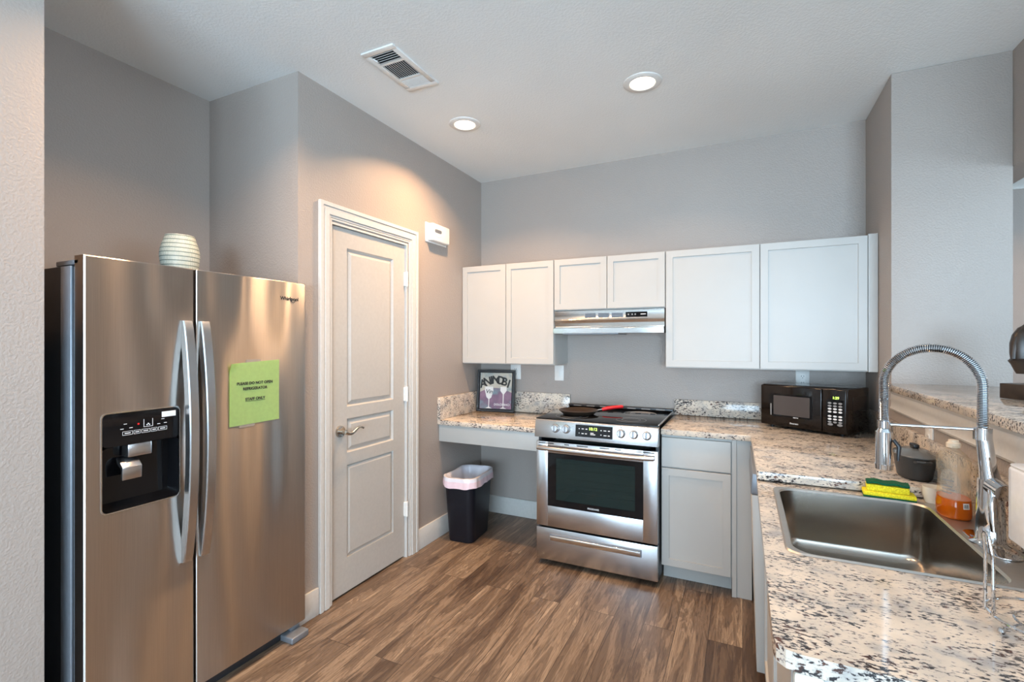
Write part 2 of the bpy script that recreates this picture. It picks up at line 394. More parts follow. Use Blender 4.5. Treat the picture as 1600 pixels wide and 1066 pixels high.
# panes and frames
for nm, x0, x1, z0, z1 in (('window_1', -1.4, .3, 0, 2.15), ('window_2', .45, 2.05, .6, 2.4)):
    f = BM()
    for a, c in ((x0, x0 + .06), (x1 - .06, x1), ((x0 + x1) / 2 - .035, (x0 + x1) / 2 + .035)): box(f, a, c, REAR - .06, REAR - .01, z0, z1)
    for a, c in ((z0, z0 + .06), (z1 - .06, z1)): box(f, x0, x1, REAR - .06, REAR - .01, a, c)
    fo = struct(nm, f, M['trim'])
    p = obj('pane', box(BM(), x0, x1, REAR - .04, REAR - .035, z0, z1), M['pane'], fo)
struct('wall_right', b, M['wall'])
f = BM()
for a, c in ((-1.6, -1.54), (1.54, 1.6), (-.03, .03)): box(f, 4.41, 4.46, a, c, .65, 2.35)
for a, c in ((.65, .71), (2.29, 2.35)): box(f, 4.41, 4.46, -1.6, 1.6, a, c)
fo = struct('window_3', f, M['trim']); obj('pane', box(BM(), 4.43, 4.435, -1.6, 1.6, .65, 2.35), M['pane'], fo)

# baseboards
BH = .14
def bb(name, *a): struct(name, box(BM(), *a, .004), M['trim'])
bb('baseboard_left', XL, XL + .014, 2.634, YB - .014, 0, BH)
bb('baseboard_back', XL, -1.19, YB - .014, YB, 0, BH)
bb('baseboard_left_nook', XL, XL + .014, 1.668, 1.80, 0, BH)
bb('baseboard_left_near', XL, XL + .014, REAR + .01, .737, 0, BH)
# door casing (moulded profile: stepped strips)
def casing(y0, y1, ztop, w):
    b = BM(); X = XL
    for (o0, o1, t) in ((0, .022, .020), (.022, .034, .015), (.034, w - .024, .018), (w - .024, w - .012, .012), (w - .012, w, .009)):
        # o measured from outside edge inward
        box(b, X, X + t, y0 + o0, y0 + o1, 0, ztop - o0, .002, 1)
        box(b, X, X + t, y1 - o1, y1 - o0, 0, ztop - o0, .002, 1)
        box(b, X, X + t - .0006, y0 + o0 + .0005, y1 - o0 - .0005, ztop - o1, ztop - o0 - .0005, .002, 1)
    return b
struct('trim_1', casing(1.803, 2.634, 2.140, .088), M['trim'])
b = BM(); box(b, XL - T_ , XL + .004, DY0, 1.896, 0, DZ); box(b, XL - T_, XL + .004, 2.526, DY1, 0, DZ); box(b, XL - T_, XL + .0035, DY0, DY1, 2.034, DZ)
struct('trim_2', b, M['trim'])
# pantry door slab with three raised panels
DX = XL - .012
def door_slab():
    bm = bmesh.new(); ys = [1.899, 2.018, 2.412, 2.523]; zs = [.012, .202, .717, .785, .975, 1.042, 1.926, 2.031]
    g = {}
    for i, y in enumerate(ys):
        for j, z in enumerate(zs): g[i, j] = bm.verts.new((DX, y, z))
    panels = []
    for i in range(3):
        for j in range(7):
            f = bm.faces.new((g[i, j], g[i + 1, j], g[i + 1, j + 1], g[i, j + 1]))
            if i == 1 and j in (1, 3, 5): panels.append(f)
    for f in panels:
        for th, dx in ((.013, -.012), (.008, -.001), (.026, .011), ):
            bmesh.ops.inset_region(bm, faces=[f], thickness=th, depth=0)
            for v in f.verts: v.co.x += dx
    # sides and back
    B = {}
    cor = [(0, 0), (3, 0), (3, 7), (0, 7)]
    bk = [bm.verts.new((DX - .035, g[c].co.y, g[c].co.z)) for c in cor]
    bm.faces.new(bk[::-1])
    rim = [[g[i, 0] for i in range(4)], [g[3, j] for j in range(8)], [g[i, 7] for i in (3, 2, 1, 0)], [g[0, j] for j in range(7, -1, -1)]]
    for k, r in enumerate(rim): bm.faces.new(r + [bk[(k + 1) % 4], bk[k]])
    return bm
door = struct('door_1', door_slab(), M['door'], smooth=.3)
for z in (1.814, 1.065, .316):
    h = BM(); cyl(h, (XL + .006, 2.5265, z - .048), (XL + .006, 2.5265, z + .048), .0075, seg=12)
    box(h, DX + .0005, XL + .0045, 2.514, 2.526, z - .045, z + .045)
    for k in (-.016, .016): cyl(h, (XL + .006, 2.5265, z + k - .001), (XL + .006, 2.5265, z + k + .001), .0085, seg=12)
    obj('hinge', h, M['white'], door)
h = BM(); lathe_b = BM()
cyl(h, (DX, 1.966, .912), (DX + .010, 1.966, .912), .033, .030); cyl(h, (DX + .01, 1.966, .912), (DX + .045, 1.966, .912), .012)
pts = []; rad = []
for i in range(15):
    t = i / 14; pts.append((DX + .048 + .006 * math.sin(t * PI), 1.960 + .135 * t, .912 - .012 * math.sin(t * 2 * PI) + .004 * t)); rad.append(.0105 - .004 * t + .001 * math.sin(t * 6))
tube(h, pts, rad, 14)
obj('door_handle', h, M['nickel'], door)

# crown moulding of the far room seen past the column
b = BM()
prism(b, [(YFAR, 2.600), (YFAR - .012, 2.600), (YFAR - .016, 2.625), (YFAR - .030, 2.640), (YFAR - .060, 2.690), (YFAR - .075, 2.700), (YFAR - .080, 2.738), (YFAR, 2.738)], 'x', XE, 4.4)
struct('trim_3', b, M['trim'])
# moulding under the bar
b = BM(); X = XR
prism(b, [(X, 1.072), (X - .012, 1.072), (X - .016, 1.080), (X - .012, 1.088), (X - .010, 1.115), (X - .014, 1.122), (X - .012, 1.150), (X - .020, 1.1625), (X, 1.1625)], 'y', .80, 2.93)
struct('trim_4', b, M['trim'])

# ------------------------------------------------------------ ceiling fittings
def recessed(x, y, label, power):
    t = thing('recessed_light', label, 'ceiling light', (x, y, ZC), group='recessed lights in the ceiling')
    r = BM()
    lathe(r, [(.062, -.003), (.066, -.008), (.088, -.007), (.096, -.003), (.097, 0)], (x, y, ZC), 48, close=False)
    obj('trim_ring', r, M['white'], t)
    obj('bulb_lens', lathe(BM(), [(.064, -.0032), (.050, -.0055), (.0001, -.0062)], (x, y, ZC), 40), M['lampglow'], t)
    l = bpy.data.lights.new('lamp_light', 'AREA'); l.shape = 'DISK'; l.size = .12; l.energy = power; l.color = LAMP_C; l.spread = 2.35
    o = bpy.data.objects.new('lamp_light', l); S.collection.objects.link(o); o.parent = t; o.location = (0, 0, -.012)
    return t
lab = ['smaller and more distant of the two lit ceiling downlights, near the pantry door wall', 'larger, right-hand one of the two lit ceiling downlights, toward the middle of the ceiling',
       'recessed ceiling light in front of the refrigerator', 'recessed ceiling light above the middle of the kitchen floor', 'unseen ceiling downlight added to light the room to the right', 'unseen ceiling downlight added to light the room behind', 'unseen ceiling downlight added to brighten the far room past the column']
for (x, y), s, p_ in zip(LAMPS, lab, LAMP_W): recessed(x, y, s, p_)  # the far-room lamp is unseen, put in so that room is lit
# air vent
vx0, vx1, vy0, vy1 = -1.597, -1.410, 1.705, 2.068
t = thing('ceiling_vent', 'white louvred air vent in the ceiling above the pantry door', 'air vent', ((vx0 + vx1) / 2, (vy0 + vy1) / 2, ZC))
f = BM(); z1 = ZC; z0 = ZC - .008
ex, ey = .028, .03
box(f, vx0, vx1, vy0, vy0 + ey, z0, z1, .002); box(f, vx0, vx1, vy1 - ey, vy1, z0, z1, .002)
box(f, vx0, vx0 + ex, vy0 + ey, vy1 - ey, z0, z1, .002); box(f, vx1 - ex, vx1, vy0 + ey, vy1 - ey, z0, z1, .002)
ys = [vy0 + ey, vy0 + ey + .075, vy0 + ey + .088, vy1 - ey - .088, vy1 - ey - .075, vy1 - ey]
box(f, vx0 + ex, vx1 - ex, ys[1], ys[2], z0 + .001, z1); box(f, vx0 + ex, vx1 - ex, ys[3], ys[4], z0 + .001, z1)
obj('frame', f, M['white'], t)
obj('duct_opening', box(BM(), vx0 + ex, vx1 - ex, vy0 + ey, vy1 - ey, ZC - .0006, ZC - .0001), M['black'], t)
def tilt(cx, cy, cz, lx, ly, ang, axis):
    b_ = BM(); box(b_, -lx / 2, lx / 2, -ly / 2, ly / 2, -.0006, .0006); b_.transform(T(cx, cy, cz) @ Matrix.Rotation(ang, 4, axis)); return b_
for (a, c, ang) in ((ys[0], ys[1], .7), (ys[4], ys[5], -.7)):
    for k in range(5):
        yy = a + (c - a) * (k + .5) / 5
        obj('louvre', tilt((vx0 + vx1) / 2, yy, ZC - .0045, vx1 - vx0 - 2 * ex, .010, ang, 'X'), M['white'], t)
for k in range(11):
    xx = vx0 + ex + (vx1 - vx0 - 2 * ex) * (k + .5) / 11
    obj('louvre', tilt(xx, (ys[2] + ys[3]) / 2, ZC - .0045, .009, ys[3] - ys[2], .9, 'Y'), M['white'], t)
obj('lever', tube(BM(), [(vx0 + .03, ys[0] + .02, ZC - .006), (vx0 + .05, ys[0] + .03, ZC - .02)], .003, 8), M['white'], t)

# wall sounder / sensor box
t = thing('alarm_sounder', 'small white alarm box on the wall beside the pantry door', 'alarm', (XL, 2.856, 2.10))
obj('back_plate', box(BM(), XL, XL + .008, 2.728, 2.985, 2.100, 2.236, .003), M['white'], t)
b = BM(); box(b, XL + .008, XL + .052, 2.752, 2.962, 2.108, 2.230, .008, 3); obj('housing', b, M['white'], t)
b = BM(); prism(b, rrect(2.775, 2.855, 2.168, 2.190, .010, 4), 'x', XL + .0518, XL + .055); obj('lens', b, M['greymetal'], t)
obj('horn_grille', tube(BM(), [(XL + .0525, 2.775 + .08 * i / 10, 2.150 - .012 * math.sin(PI * i / 10)) for i in range(11)], .0018, 6), M['white'], t)

# ------------------------------------------------------------ outlets
def outlet(x, z, label, sockets=True, w=.075, h=.118):
    t = thing('wall_outlet', label, 'outlet', (x, YB, z), group=None)
    obj('cover_plate', box(BM(), x - w / 2, x + w / 2, YB - .006, YB, z - h / 2, z + h / 2, .002), M['white'], t)
    if sockets:
        for dz in (-.02, .02):
            f = BM(); prism(f, rrect(x - .017, x + .017, z + dz - .014, z + dz + .014, .007, 4), 'y', YB - .0085, YB - .006); s = obj('socket', f, M['white'], t)
            s2 = BM()
            for dx in (-.0065, .0065): box(s2, x + dx - .0012, x + dx + .0012, YB - .0092, YB - .0084, z + dz - .001, z + dz + .008)
            cyl(s2, (x, YB - .0092, z + dz - .007), (x, YB - .0084, z + dz - .007), .0025, seg=10)
            obj('slots', s2, M['ink'], s)
    else:
        obj('switch', box(BM(), x - .008, x + .008, YB - .012, YB - .006, z - .016, z + .016, .002), M['white'], t)
outlet(-1.655, 1.165, 'white outlet behind the top right corner of the framed picture', w=.09)
outlet(-1.283, 1.165, 'plain white cover plate on the wall just left of the range', False)
outlet(.340, 1.165, 'white outlet on the wall right behind the microwave')
# outlet on the half wall
t = thing('wall_outlet', 'white outlet under the raised bar behind the oval pot', 'outlet', (XR, 2.42, 1.03))
obj('cover_plate', box(BM(), XR - .006, XR, 2.38, 2.46, .985, 1.10, .002), M['white'], t)
for dz in (-.018, .02):
    o = obj('socket', box(BM(), XR - .0085, XR - .006, 2.404, 2.436, 1.045 + dz - .012, 1.045 + dz + .012, .001), M['white'], t)
    s2 = BM()
    for dy in (-.006, .006): box(s2, XR - .0092, XR - .0084, 2.42 + dy - .001, 2.42 + dy + .001, 1.045 + dz - .004, 1.045 + dz + .006)
    obj('slots', s2, M['ink'], o)

# ------------------------------------------------------------ cabinets
def shaker(x0, x1, z0, z1, y, t=.019, fw=.057, dep=.008):
    """door facing -y, front plane at y"""
    b = bmesh.new(); bmesh.ops.create_cube(b, size=1)
    for v in b.verts: v.co = Vector(((x0 + x1) / 2 + v.co.x * (x1 - x0), y + t / 2 + v.co.y * t, (z0 + z1) / 2 + v.co.z * (z1 - z0)))
    b.faces.ensure_lookup_table()
    f = min(b.faces, key=lambda f: f.calc_center_median().y)
    bmesh.ops.bevel(b, geom=list(f.edges), offset=.0015, segments=1, affect='EDGES')
    b.faces.ensure_lookup_table(); f = min(b.faces, key=lambda f: (round(f.calc_center_median().y, 5), -f.calc_area()))
    bmesh.ops.inset_region(b, faces=[f], thickness=fw, depth=0)
    bmesh.ops.inset_region(b, faces=[f], thickness=.0015, depth=0)
    for v in f.verts: v.co.y += dep
    return b
YU = 3.217
def wallcab(label, x0, x1, z0, z1, doors, filler=None):
    t = thing('wall_cabinet', label, 'cabinet', ((x0 + x1) / 2, YB, z0))
    xb = x1 if filler is None else filler
    obj('body', box(BM(), x0, x1, YU + .021, YB, z0, z1, .001, 1), M['cab'], t)
    for a, c in doors: obj('door', shaker(a, c, z0 + .006, z1 - .004, YU), M['cab'], t)
    if filler: obj('filler_strip', box(BM(), doors[-1][1] + .003, x1, YU + .003, YU + .021, z0, z1 + .004, .001, 1), M['cab'], t)
    return t
ZU, ZL = 1.992, 1.238
wallcab('white two-door wall cabinet in the corner, left of the hood', XL + .002, -1.2145, ZL, ZU, [(XL + .004, -1.598), (-1.594, -1.2165)])
wallcab('short white two-door wall cabinet directly above the range hood', -1.2125, -.4495, 1.626, ZU, [(-1.2105, -.8325), (-.8285, -.4515)])
wallcab('large white two-door wall cabinet above the microwave', -.4475, XR - .002, ZL, ZU, [(-.4455, .0905), (.0945, .618)], True)

# base cabinet right of the range
YF = 2.902
t = thing('base_cabinet', 'white base cabinet with one drawer and one door right of the range', 'cabinet', (-.2, 3.2, 0))
b = BM(); box(b, -.428, .042, YF + .021, 3.50, .10, .866); box(b, -.428, -.057, 3.00, 3.02, 0, .10); 
obj('body', b, M['cab'], t)
obj('drawer', box(BM(), -.426, -.058, YF, YF + .019, .680, .850, .0015, 1), M['cab'], t)
obj('door', shaker(-.426, -.058, .106, .672, YF), M['cab'], t)
b = BM(); box(b, -.053, -.030, YF + .004, YF + .021, .0, .866, .001, 1); box(b, -.0295, .046, YF + .010, YF + .021, .0, .866, .001, 1)
obj('corner_post', b, M['cab'], t)
# dishwasher (front faces -x)
t = thing('dishwasher', 'white-sided dishwasher front standing proud under the raised counter end', 'dishwasher', (.35, 2.5, 0))
obj('body', box(BM(), .095, .62, 2.215, 2.80, .10, .860), M['darkbody'], t)
obj('door', prism(BM(), [(.052, .055), (.094, .055), (.094, .775), (.034, .775)], 'y', 2.20, 2.80, .002), M['cab'], t)
obj('control_strip', prism(BM(), [(.030, .778), (.094, .778), (.094, .862), (.036, .862)], 'y', 2.20, 2.80, .003), M['greymetal'], t)
obj('toe_kick', box(BM(), .13, .15, 2.215, 2.80, .0, .10), M['black'], t)
# sink cabinet under the lower counter
t = thing('base_cabinet', 'white base cabinet under the lowered counter with the sink', 'cabinet', (.35, 1.5, 0))
b = BM(); box(b, .098, .64, .992, 1.010, .0, .822); box(b, .098, .12, .99, 2.195, .10, .822); box(b, .15, .17, 1.01, 2.195, 0, .10); box(b, .12, .64, 1.01, 2.195, .10, .12); box(b, .12, .64, 2.175, 2.195, .12, .822)
obj('body', b, M['cab'], t)
def shaker_w(y0, y1, z0, z1, x):
    b = shaker(-y1, -y0, z0, z1, 0); b.transform(T(x, 0, 0) @ Matrix.Rotation(-PI / 2, 4, 'Z')); return b
obj('door', shaker_w(1.00, 1.585, .106, .815, .079), M['cab'], t)
obj('door', shaker_w(1.59, 2.175, .106, .815, .079), M['cab'], t)
obj('end_panel', shaker(.150, .635, .106, .815, .973), M['cab'], t)
obj('corner_post', box(BM(), .080, .128, .970, .990, 0, .822, .008), M['bowl'], t)

# ------------------------------------------------------------ worktops
CT = .033
# left lowered counter
t = thing('worktop', 'speckled granite worktop on the left, with the framed picture on it', 'worktop', (-1.58, 3.2, .845))
obj('slab', box(BM(), XL + .001, -1.190, 2.878, YB - .001, .845 - CT, .845, .003), M['granite'], t)
b = BM(); box(b, XL + .001, -1.190, YB - .021, YB - .001, .8455, 1.006, .0015); obj('backsplash', b, M['granite'], t)
obj('side_splash', box(BM(), XL + .001, XL + .026, 2.878, YB - .022, .8455, 1.006, .0015), M['granite'], t)
tag(obj('apron_board', box(BM(), XL + .001, -1.190, 2.900, 2.920, .690, .811, .001), M['cab'], None, origin=(-1.58, 2.91, .69)), 'plain white board under the front edge of the left worktop', 'apron board')
# right high counter: L shape from the range to the step
t = thing('worktop', 'raised granite worktop in the right corner, under the microwave', 'worktop', (.2, 3.2, .9))
YS = 2.095
poly = [(-.427, 2.885), (.040, 2.885), (.050, YS + .006), (.056, YS), (.642, YS - .0), (.642, YC - .001), (XR - .001, YC - .001), (XR - .001, YB - .001), (-.427, YB - .001)]
poly = [(-.427, 2.885), (.040, 2.885), (.050, YS + .006), (.056, YS), (XR - .001, YS), (XR - .001, YB - .001), (-.427, YB - .001)]
obj('slab', prism(BM(), poly, 'z', .9 - CT, .9, .002), M['granite'], t)
obj('backsplash', box(BM(), -.427, XR - .022, YB - .021, YB - .001, .9005, 1.006, .0015), M['granite'], t)
obj('side_splash', box(BM(), XR - .021, XR - .001, YS, YB - .001, .9005, 1.022, .0015), M['granite'], t)
# lowered sink counter with basin cut-out
t = thing('worktop', 'lowered granite worktop in the foreground around the sink', 'worktop', (.35, 1.5, .862))
SX0, SX1, SY0, SY1 = .100, .640, 1.406, 2.035      # sink outline (rim)
LZ = .862
x0, x1, y0, y1 = .046, XR - .001, .957, YS - .0   # slab outline
b = bmesh.new()
outer = [(x0 + .004, y0 + .045), (x0 + .008, y0 + .022), (x0 + .022, y0 + .007), (x0 + .045, y0 + .001), (x1, y0 - .001), (x1, y1 + .06), (x0 + .004, y1 + .06)]
inner = rrect(SX0 + .006, SX1 - .006, SY0 + .006, SY1 - .006, .03, 5)
def loop(bm, pts, z): return [bm.verts.new((p[0], p[1], z)) for p in pts]
def ringfill(bm, A, B):
    es = []
    for L in (A, B):
        for i in range(len(L)): es.append(bm.edges.get((L[i], L[(i + 1) % len(L)])) or bm.edges.new((L[i], L[(i + 1) % len(L)])))
    bmesh.ops.triangle_fill(bm, use_beauty=True, use_dissolve=False, edges=es)
for z in (LZ, LZ - CT):
    A = loop(b, outer, z); B = loop(b, inner, z)
    if z == LZ: At, Bt = A, B
    ringfill(b, A, B)
for L, K in ((At, A), (Bt, B)):
    for i in range(len(L)): b.faces.new((L[i], L[(i + 1) % len(L)], K[(i + 1) % len(K)], K[i]))
obj('slab', b, M['granite'], t, smooth=.3)
obj('side_splash', box(BM(), XR - .021, XR - .001, y0, YS - .001, LZ + .0005, 1.022, .0015), M['granite'], t)
# raised bar
b = BM(); prism(b, [(.640, .80), (XE - .001, .80), (XE - .001, YC - .001), (XR - .001, YC - .001), (XR - .001, YC - .001), (.640, YC - .03)][:], 'z', 1.1635, 1.196, .004)
tag(obj('bar_top', b, M['granite'], None, origin=(.87, 1.9, 1.163)), 'raised speckled granite bar shelf on the half wall at right', 'bar top')

# ------------------------------------------------------------ sink
t = thing('sink', 'stainless steel drop-in sink basin with a wide rear ledge', 'sink', (.37, 1.72, LZ))
BX0, BX1, BY0, BY1 = .120, .540, 1.416, 2.016
b = bmesh.new()
rO = rrect(SX0, SX1, SY0, SY1, .035, 6)
z = LZ + .0008
O0 = loop(b, rO, z); O1 = loop(b, rrect(SX0 + .004, SX1 - .004, SY0 + .004, SY1 - .004, .033, 6), z + .004)
I0 = loop(b, rrect(BX0 - .004, BX1 + .004, BY0 - .004, BY1 + .004, .055, 6), z + .004)
I1 = loop(b, rrect(BX0, BX1, BY0, BY1, .052, 6), z - .002)
def band(b, A, B):
    for i in range(len(A)): b.faces.new((A[i], A[(i + 1) % len(A)], B[(i + 1) % len(B)], B[i]))
band(b, O0, O1); band(b, O1, I0); band(b, I0, I1)
obj('rim', b, M['sinkrim'], t, smooth=.5)
b = bmesh.new(); L = [loop(b, rrect(BX0, BX1, BY0, BY1, .052, 8), LZ - .0012)]
for d, zz in ((.006, -.10), (.009, -.165), (.014, -.18), (.024, -.192), (.040, -.199), (.06, -.202)):
    L.append(loop(b, rrect(BX0 + d, BX1 - d, BY0 + d, BY1 - d, .05 + d * .3, 8), LZ + zz))
for A, B in zip(L, L[1:]): band(b, A, B)
b.faces.new(L[-1])
obj('basin', b, M['sink'], t, smooth=.9)
dr = BM(); lathe(dr, [(.045, .001), (.042, .004), (.030, .0015), (.001, .001)], (.33, 1.72, LZ - .202), 32); obj('drain', dr, M['chrome'], t)

# ------------------------------------------------------------ faucet
FX, FY = .588, 1.685
SPX, SPY = .372, 1.735
t = thing('faucet', 'tall chrome pull-down spring faucet arching over the sink', 'faucet', (FX, FY, LZ + .006))
b = BM(); z0 = LZ + .005
lathe(b, [(.042, 0), (.042, .004), (.034, .008), (.030, .014), (.0295, .06), (.028, .10), (.0265, .150), (.026, .170)], (FX, FY, z0), 40)
obj('base', b, M['chrome'], t)
obj('deck_plate', prism(BM(), rrect(FX - .034, FX + .034, FY - .11, FY + .10, .033, 8), 'z', LZ + .0052, LZ + .009, .001), M['chrome'], t)
b = BM(); cyl(b, (FX + .0, FY - .015, z0 + .158), (FX + .008, FY - .055, z0 + .150), .022, .021, 28)
tube(b, [(FX - .010, FY - .040, z0 + .150), (FX - .016, FY - .052, z0 + .12), (FX - .014, FY - .058, z0 + .05)], [.010, .008, .006], 12)
obj('lever', b, M['chrome'], t)
top = Vector((FX - .012, FY + .01, 1.170))
obj('riser', tube(BM(), [(FX, FY, z0 + .165), (FX - .004, FY + .003, z0 + .20), tuple(top)], [.0225, .0185, .0165], 28), M['chrome'], t)
b = BM(); cyl(b, tuple(top - Vector((0, 0, .030))), tuple(top), .0195); obj('collar', b, M['chrome'], t)
R_ = (Vector((SPX, SPY, 0)) - Vector((top.x, top.y, 0))).length / 2; cxy = (Vector((SPX, SPY, 0)) + Vector((top.x, top.y, 0))) / 2; dirv = (Vector((top.x, top.y, 0)) - Vector((SPX, SPY, 0))).normalized()
path = []
zc = 1.383 - R_ 
for i in range(10): path.append(Vector((top.x, top.y, top.z + (zc - top.z) * i / 10)))
for i in range(61):
    a = PI * i / 60; path.append(Vector((cxy.x, cxy.y, zc)) + dirv * R_ * math.cos(a) + Vector((0, 0, R_ * math.sin(a) * 1.0)))
for i in range(1, 11): path.append(Vector((SPX, SPY, zc - (zc - 1.165) * i / 10)))
obj('hose', tube(BM(), path, .0094, 12), M['darkbody'], t)
# spring coil around the hose
L = [0]
for p, q in zip(path, path[1:]): L.append(L[-1] + (q - p).length)
def along(s):
    import bisect
    i = min(max(bisect.bisect(L, s) - 1, 0), len(path) - 2); f = (s - L[i]) / max(1e-9, L[i + 1] - L[i]); return path[i].lerp(path[i + 1], f), (path[i + 1] - path[i]).normalized()
side = dirv.cross(Vector((0, 0, 1))).normalized()
coil = []; pitch = .0046; turns = L[-1] / pitch; NS = int(turns * 10)
for k in range(NS + 1):
    p, tg = along(L[-1] * k / NS); up = side.cross(tg).normalized(); a = 2 * PI * turns * k / NS
    coil.append(p + (side * math.cos(a) + up * math.sin(a)) * .0112)
obj('spring', tube(BM(), coil, .0015, 6), M['chrome'], t)
b = BM(); cyl(b, (SPX, SPY, 1.170), (SPX, SPY, 1.150), .016); cyl(b, (SPX, SPY, 1.150), (SPX, SPY, 1.138), .0125, .0185); cyl(b, (SPX, SPY, 1.138), (SPX, SPY, 1.045), .0205, .0205, 32); cyl(b, (SPX, SPY, 1.045), (SPX, SPY, 1.030), .0225, .0215, 32)
hd = obj('spray_head', b, M['chrome'], t)
obj('trigger', tube(BM(), [(SPX + .020, SPY - .012, 1.118), (SPX + .031, SPY - .019, 1.10), (SPX + .029, SPY - .018, 1.06)], [.005, .006, .004], 10), M['black'], hd)
obj('holder_bar', cyl(BM(), (SPX, SPY, 1.160), (top.x, top.y, 1.166), .0042, seg=14), M['chrome'], t)

# ------------------------------------------------------------ items by the sink
# oval pot
px, py, pz = .575, 2.255, .9
t = thing('cooking_pot', 'dark oval lidded casserole pot on the raised worktop behind the faucet', 'pot', (px, py, pz + .001))
sx, sy = .062, .100
b = BM(); lathe(b, [(.70, 0.001), (.80, .006), (.90, .045), (.97, .082), (.975, .084), (.93, .083), (.86, .045), (.70, .012)], (px, py, pz), 48, sx, sy); obj('bowl', b, M['iron'], t)
for s in (-1, 1):
    yy = py + s * sy * .93
    obj('side_handle', tube(BM(), [(px - .022, yy, pz + .074), (px - .018, yy + s * .018, pz + .076), (px, yy + s * .024, pz + .077), (px + .018, yy + s * .018, pz + .076), (px + .022, yy, pz + .074)], .0055, 8), M['iron'], t)
b = BM(); lathe(b, [(1.02, .0845), (1.03, .088), (.98, .092), (.60, .104), (.2, .109), (.001, .110)], (px, py, pz), 48, sx, sy); ld = obj('lid', b, M['lid'], t)
obj('lid_knob', box(BM(), px - .010, px + .010, py - .024, py + .024, pz + .110, pz + .124, .004, 3), M['black'], ld)
# dish soap bottle
bx, by, bz = .586, 1.925, LZ + .005
t = thing('soap_bottle', 'clear dish soap bottle with a little orange liquid left, on the sink ledge', 'bottle', (bx, by, bz))
prof = [(.049, .035), (.044, .085), (.043, .12), (.048, .155), (.047, .172), (.036, .190), (.0165, .205), (.0155, .215)]
b = BM(); lathe(b, [(.0462, .058)] + [(r, z) for r, z in prof if z > .06], (bx, by, bz), 48, .80, 1.15, power=2.4, close=False); obj('shell', b, M['bottle'], t)
b = BM(); lathe(b, [(.0455, .0005), (.049, .006), (.049, .035), (.0468, .055), (.046, .0575)], (bx, by, bz), 48, .80, 1.15, power=2.4); obj('soap', b, M['liquid'], t)
b = BM(); lathe(b, [(.0175, .209), (.0175, .222), (.013, .225), (.012, .232), (.0005, .233)], (bx, by, bz), 28); obj('cap', b, simple('cream_cap', (.80, .66, .50), .4), t)
# printed label on the bottle front (faces the camera)
def wrap(z0, z1, a0, a1, grow, name, mat, zcut=None):
    b = bmesh.new(); rows = []
    nz = 10
    for i in range(nz + 1):
        z = z0 + (z1 - z0) * i / nz
        r = None
        for (r0, za), (r1, zb) in zip(prof, prof[1:]):
            if za <= z <= zb: r = r0 + (r1 - r0) * (z - za) / (zb - za)
        half = math.sqrt(max(0.0, 1 - (max(0, i / nz - .45) / .55) ** 2)) if zcut else 1
        am, ah = (a0 + a1) / 2, (a1 - a0) / 2 * half
        row = []
        for k in range(13):
            a = am - ah + 2 * ah * k / 12; ca, sa = math.cos(a), math.sin(a); q = (abs(ca) ** 2.4 + abs(sa) ** 2.4) ** (-1 / 2.4)
            row.append(b.verts.new((bx + (r + grow) * .80 * ca * q, by + (r + grow) * 1.15 * sa * q, bz + z)))
        rows.append(row)
    for A, B in zip(rows, rows[1:]):
        for k in range(12):
            try: b.faces.new((A[k], A[k + 1], B[k + 1], B[k]))
            except ValueError: pass
    return obj(name, b, mat, t)
wrap(.062, .150, 3.35, 4.75, .0008, 'label', M['label'], True)
for zz in (.075, .085, .095, .112): wrap(zz, zz + .0035, 3.6, 4.3 + .1 * math.sin(zz * 900), .0014, 'print_line', M['inkgrey'])
wrap(.035, .052, 4.85, 5.25, .0012, 'barcode_patch', M['white'])
for k in range(5): wrap(.038, .049, 4.90 + k * .06, 4.93 + k * .06, .0018, 'barcode_bar', M['ink'])
# small white cup behind the bottle
tag(obj('small_cup', lathe(BM(), [(.018, 0), (.024, .003), (.030, .03), (.031, .056), (.029, .056), (.027, .03), (.018, .006)], (.575, 2.052, LZ + .0005), 32), M['bowl'], None, origin=(.575, 2.052, LZ)), 'small cream cup half hidden behind the dish soap bottle', 'cup')
# sponges
def sponge(name, label, x, y, z, rz, lx, ly, h, green_top):
    t = thing(name, label, 'sponge', (x, y, z), (0, 0, rz))
    b = BM(); box(b, -lx / 2, lx / 2, -ly / 2, ly / 2, .0, h, .004)
    obj('foam', b, M['sponge_y'], t)
    if green_top:
        b = bmesh.new(); n = 14
        A = [b.verts.new((-lx / 2 + lx * i / n, sy_ * ly / 2, h + (.0015 + .004 * math.sin(i / n * PI * 2.2) ** 2) + dz)) for dz in (0, .006) for sy_ in (-1, 1) for i in range(n + 1)]
        k = n + 1
        for i in range(n):
            b.faces.new((A[i], A[i + 1], A[k + i + 1], A[k + i])); b.faces.new((A[2 * k + i], A[3 * k + i], A[3 * k + i + 1], A[2 * k + i + 1]))
            b.faces.new((A[i], A[2 * k + i], A[2 * k + i + 1], A[i + 1])); b.faces.new((A[k + i], A[k + i + 1], A[3 * k + i + 1], A[3 * k + i]))
        b.faces.new((A[0], A[k], A[3 * k], A[2 * k])); b.faces.new((A[n], A[2 * k + n], A[3 * k + n], A[k + n]))
        obj('scourer', b, M['sponge_g'], t)
    else:
        obj('scourer', box(BM(), -lx / 2, lx / 2, -ly / 2, ly / 2, -.004, .0, .001), M['sponge_g'], t)
sponge('sponge', 'flat worn yellow sponge lying underneath the green-topped one', .452, 2.052, LZ + .0095, -.10, .145, .062, .014, False)
sponge('sponge', 'yellow sponge with a green scouring top, lying on another sponge', .450, 2.058, LZ + .0238, -.14, .118, .052, .022, True)
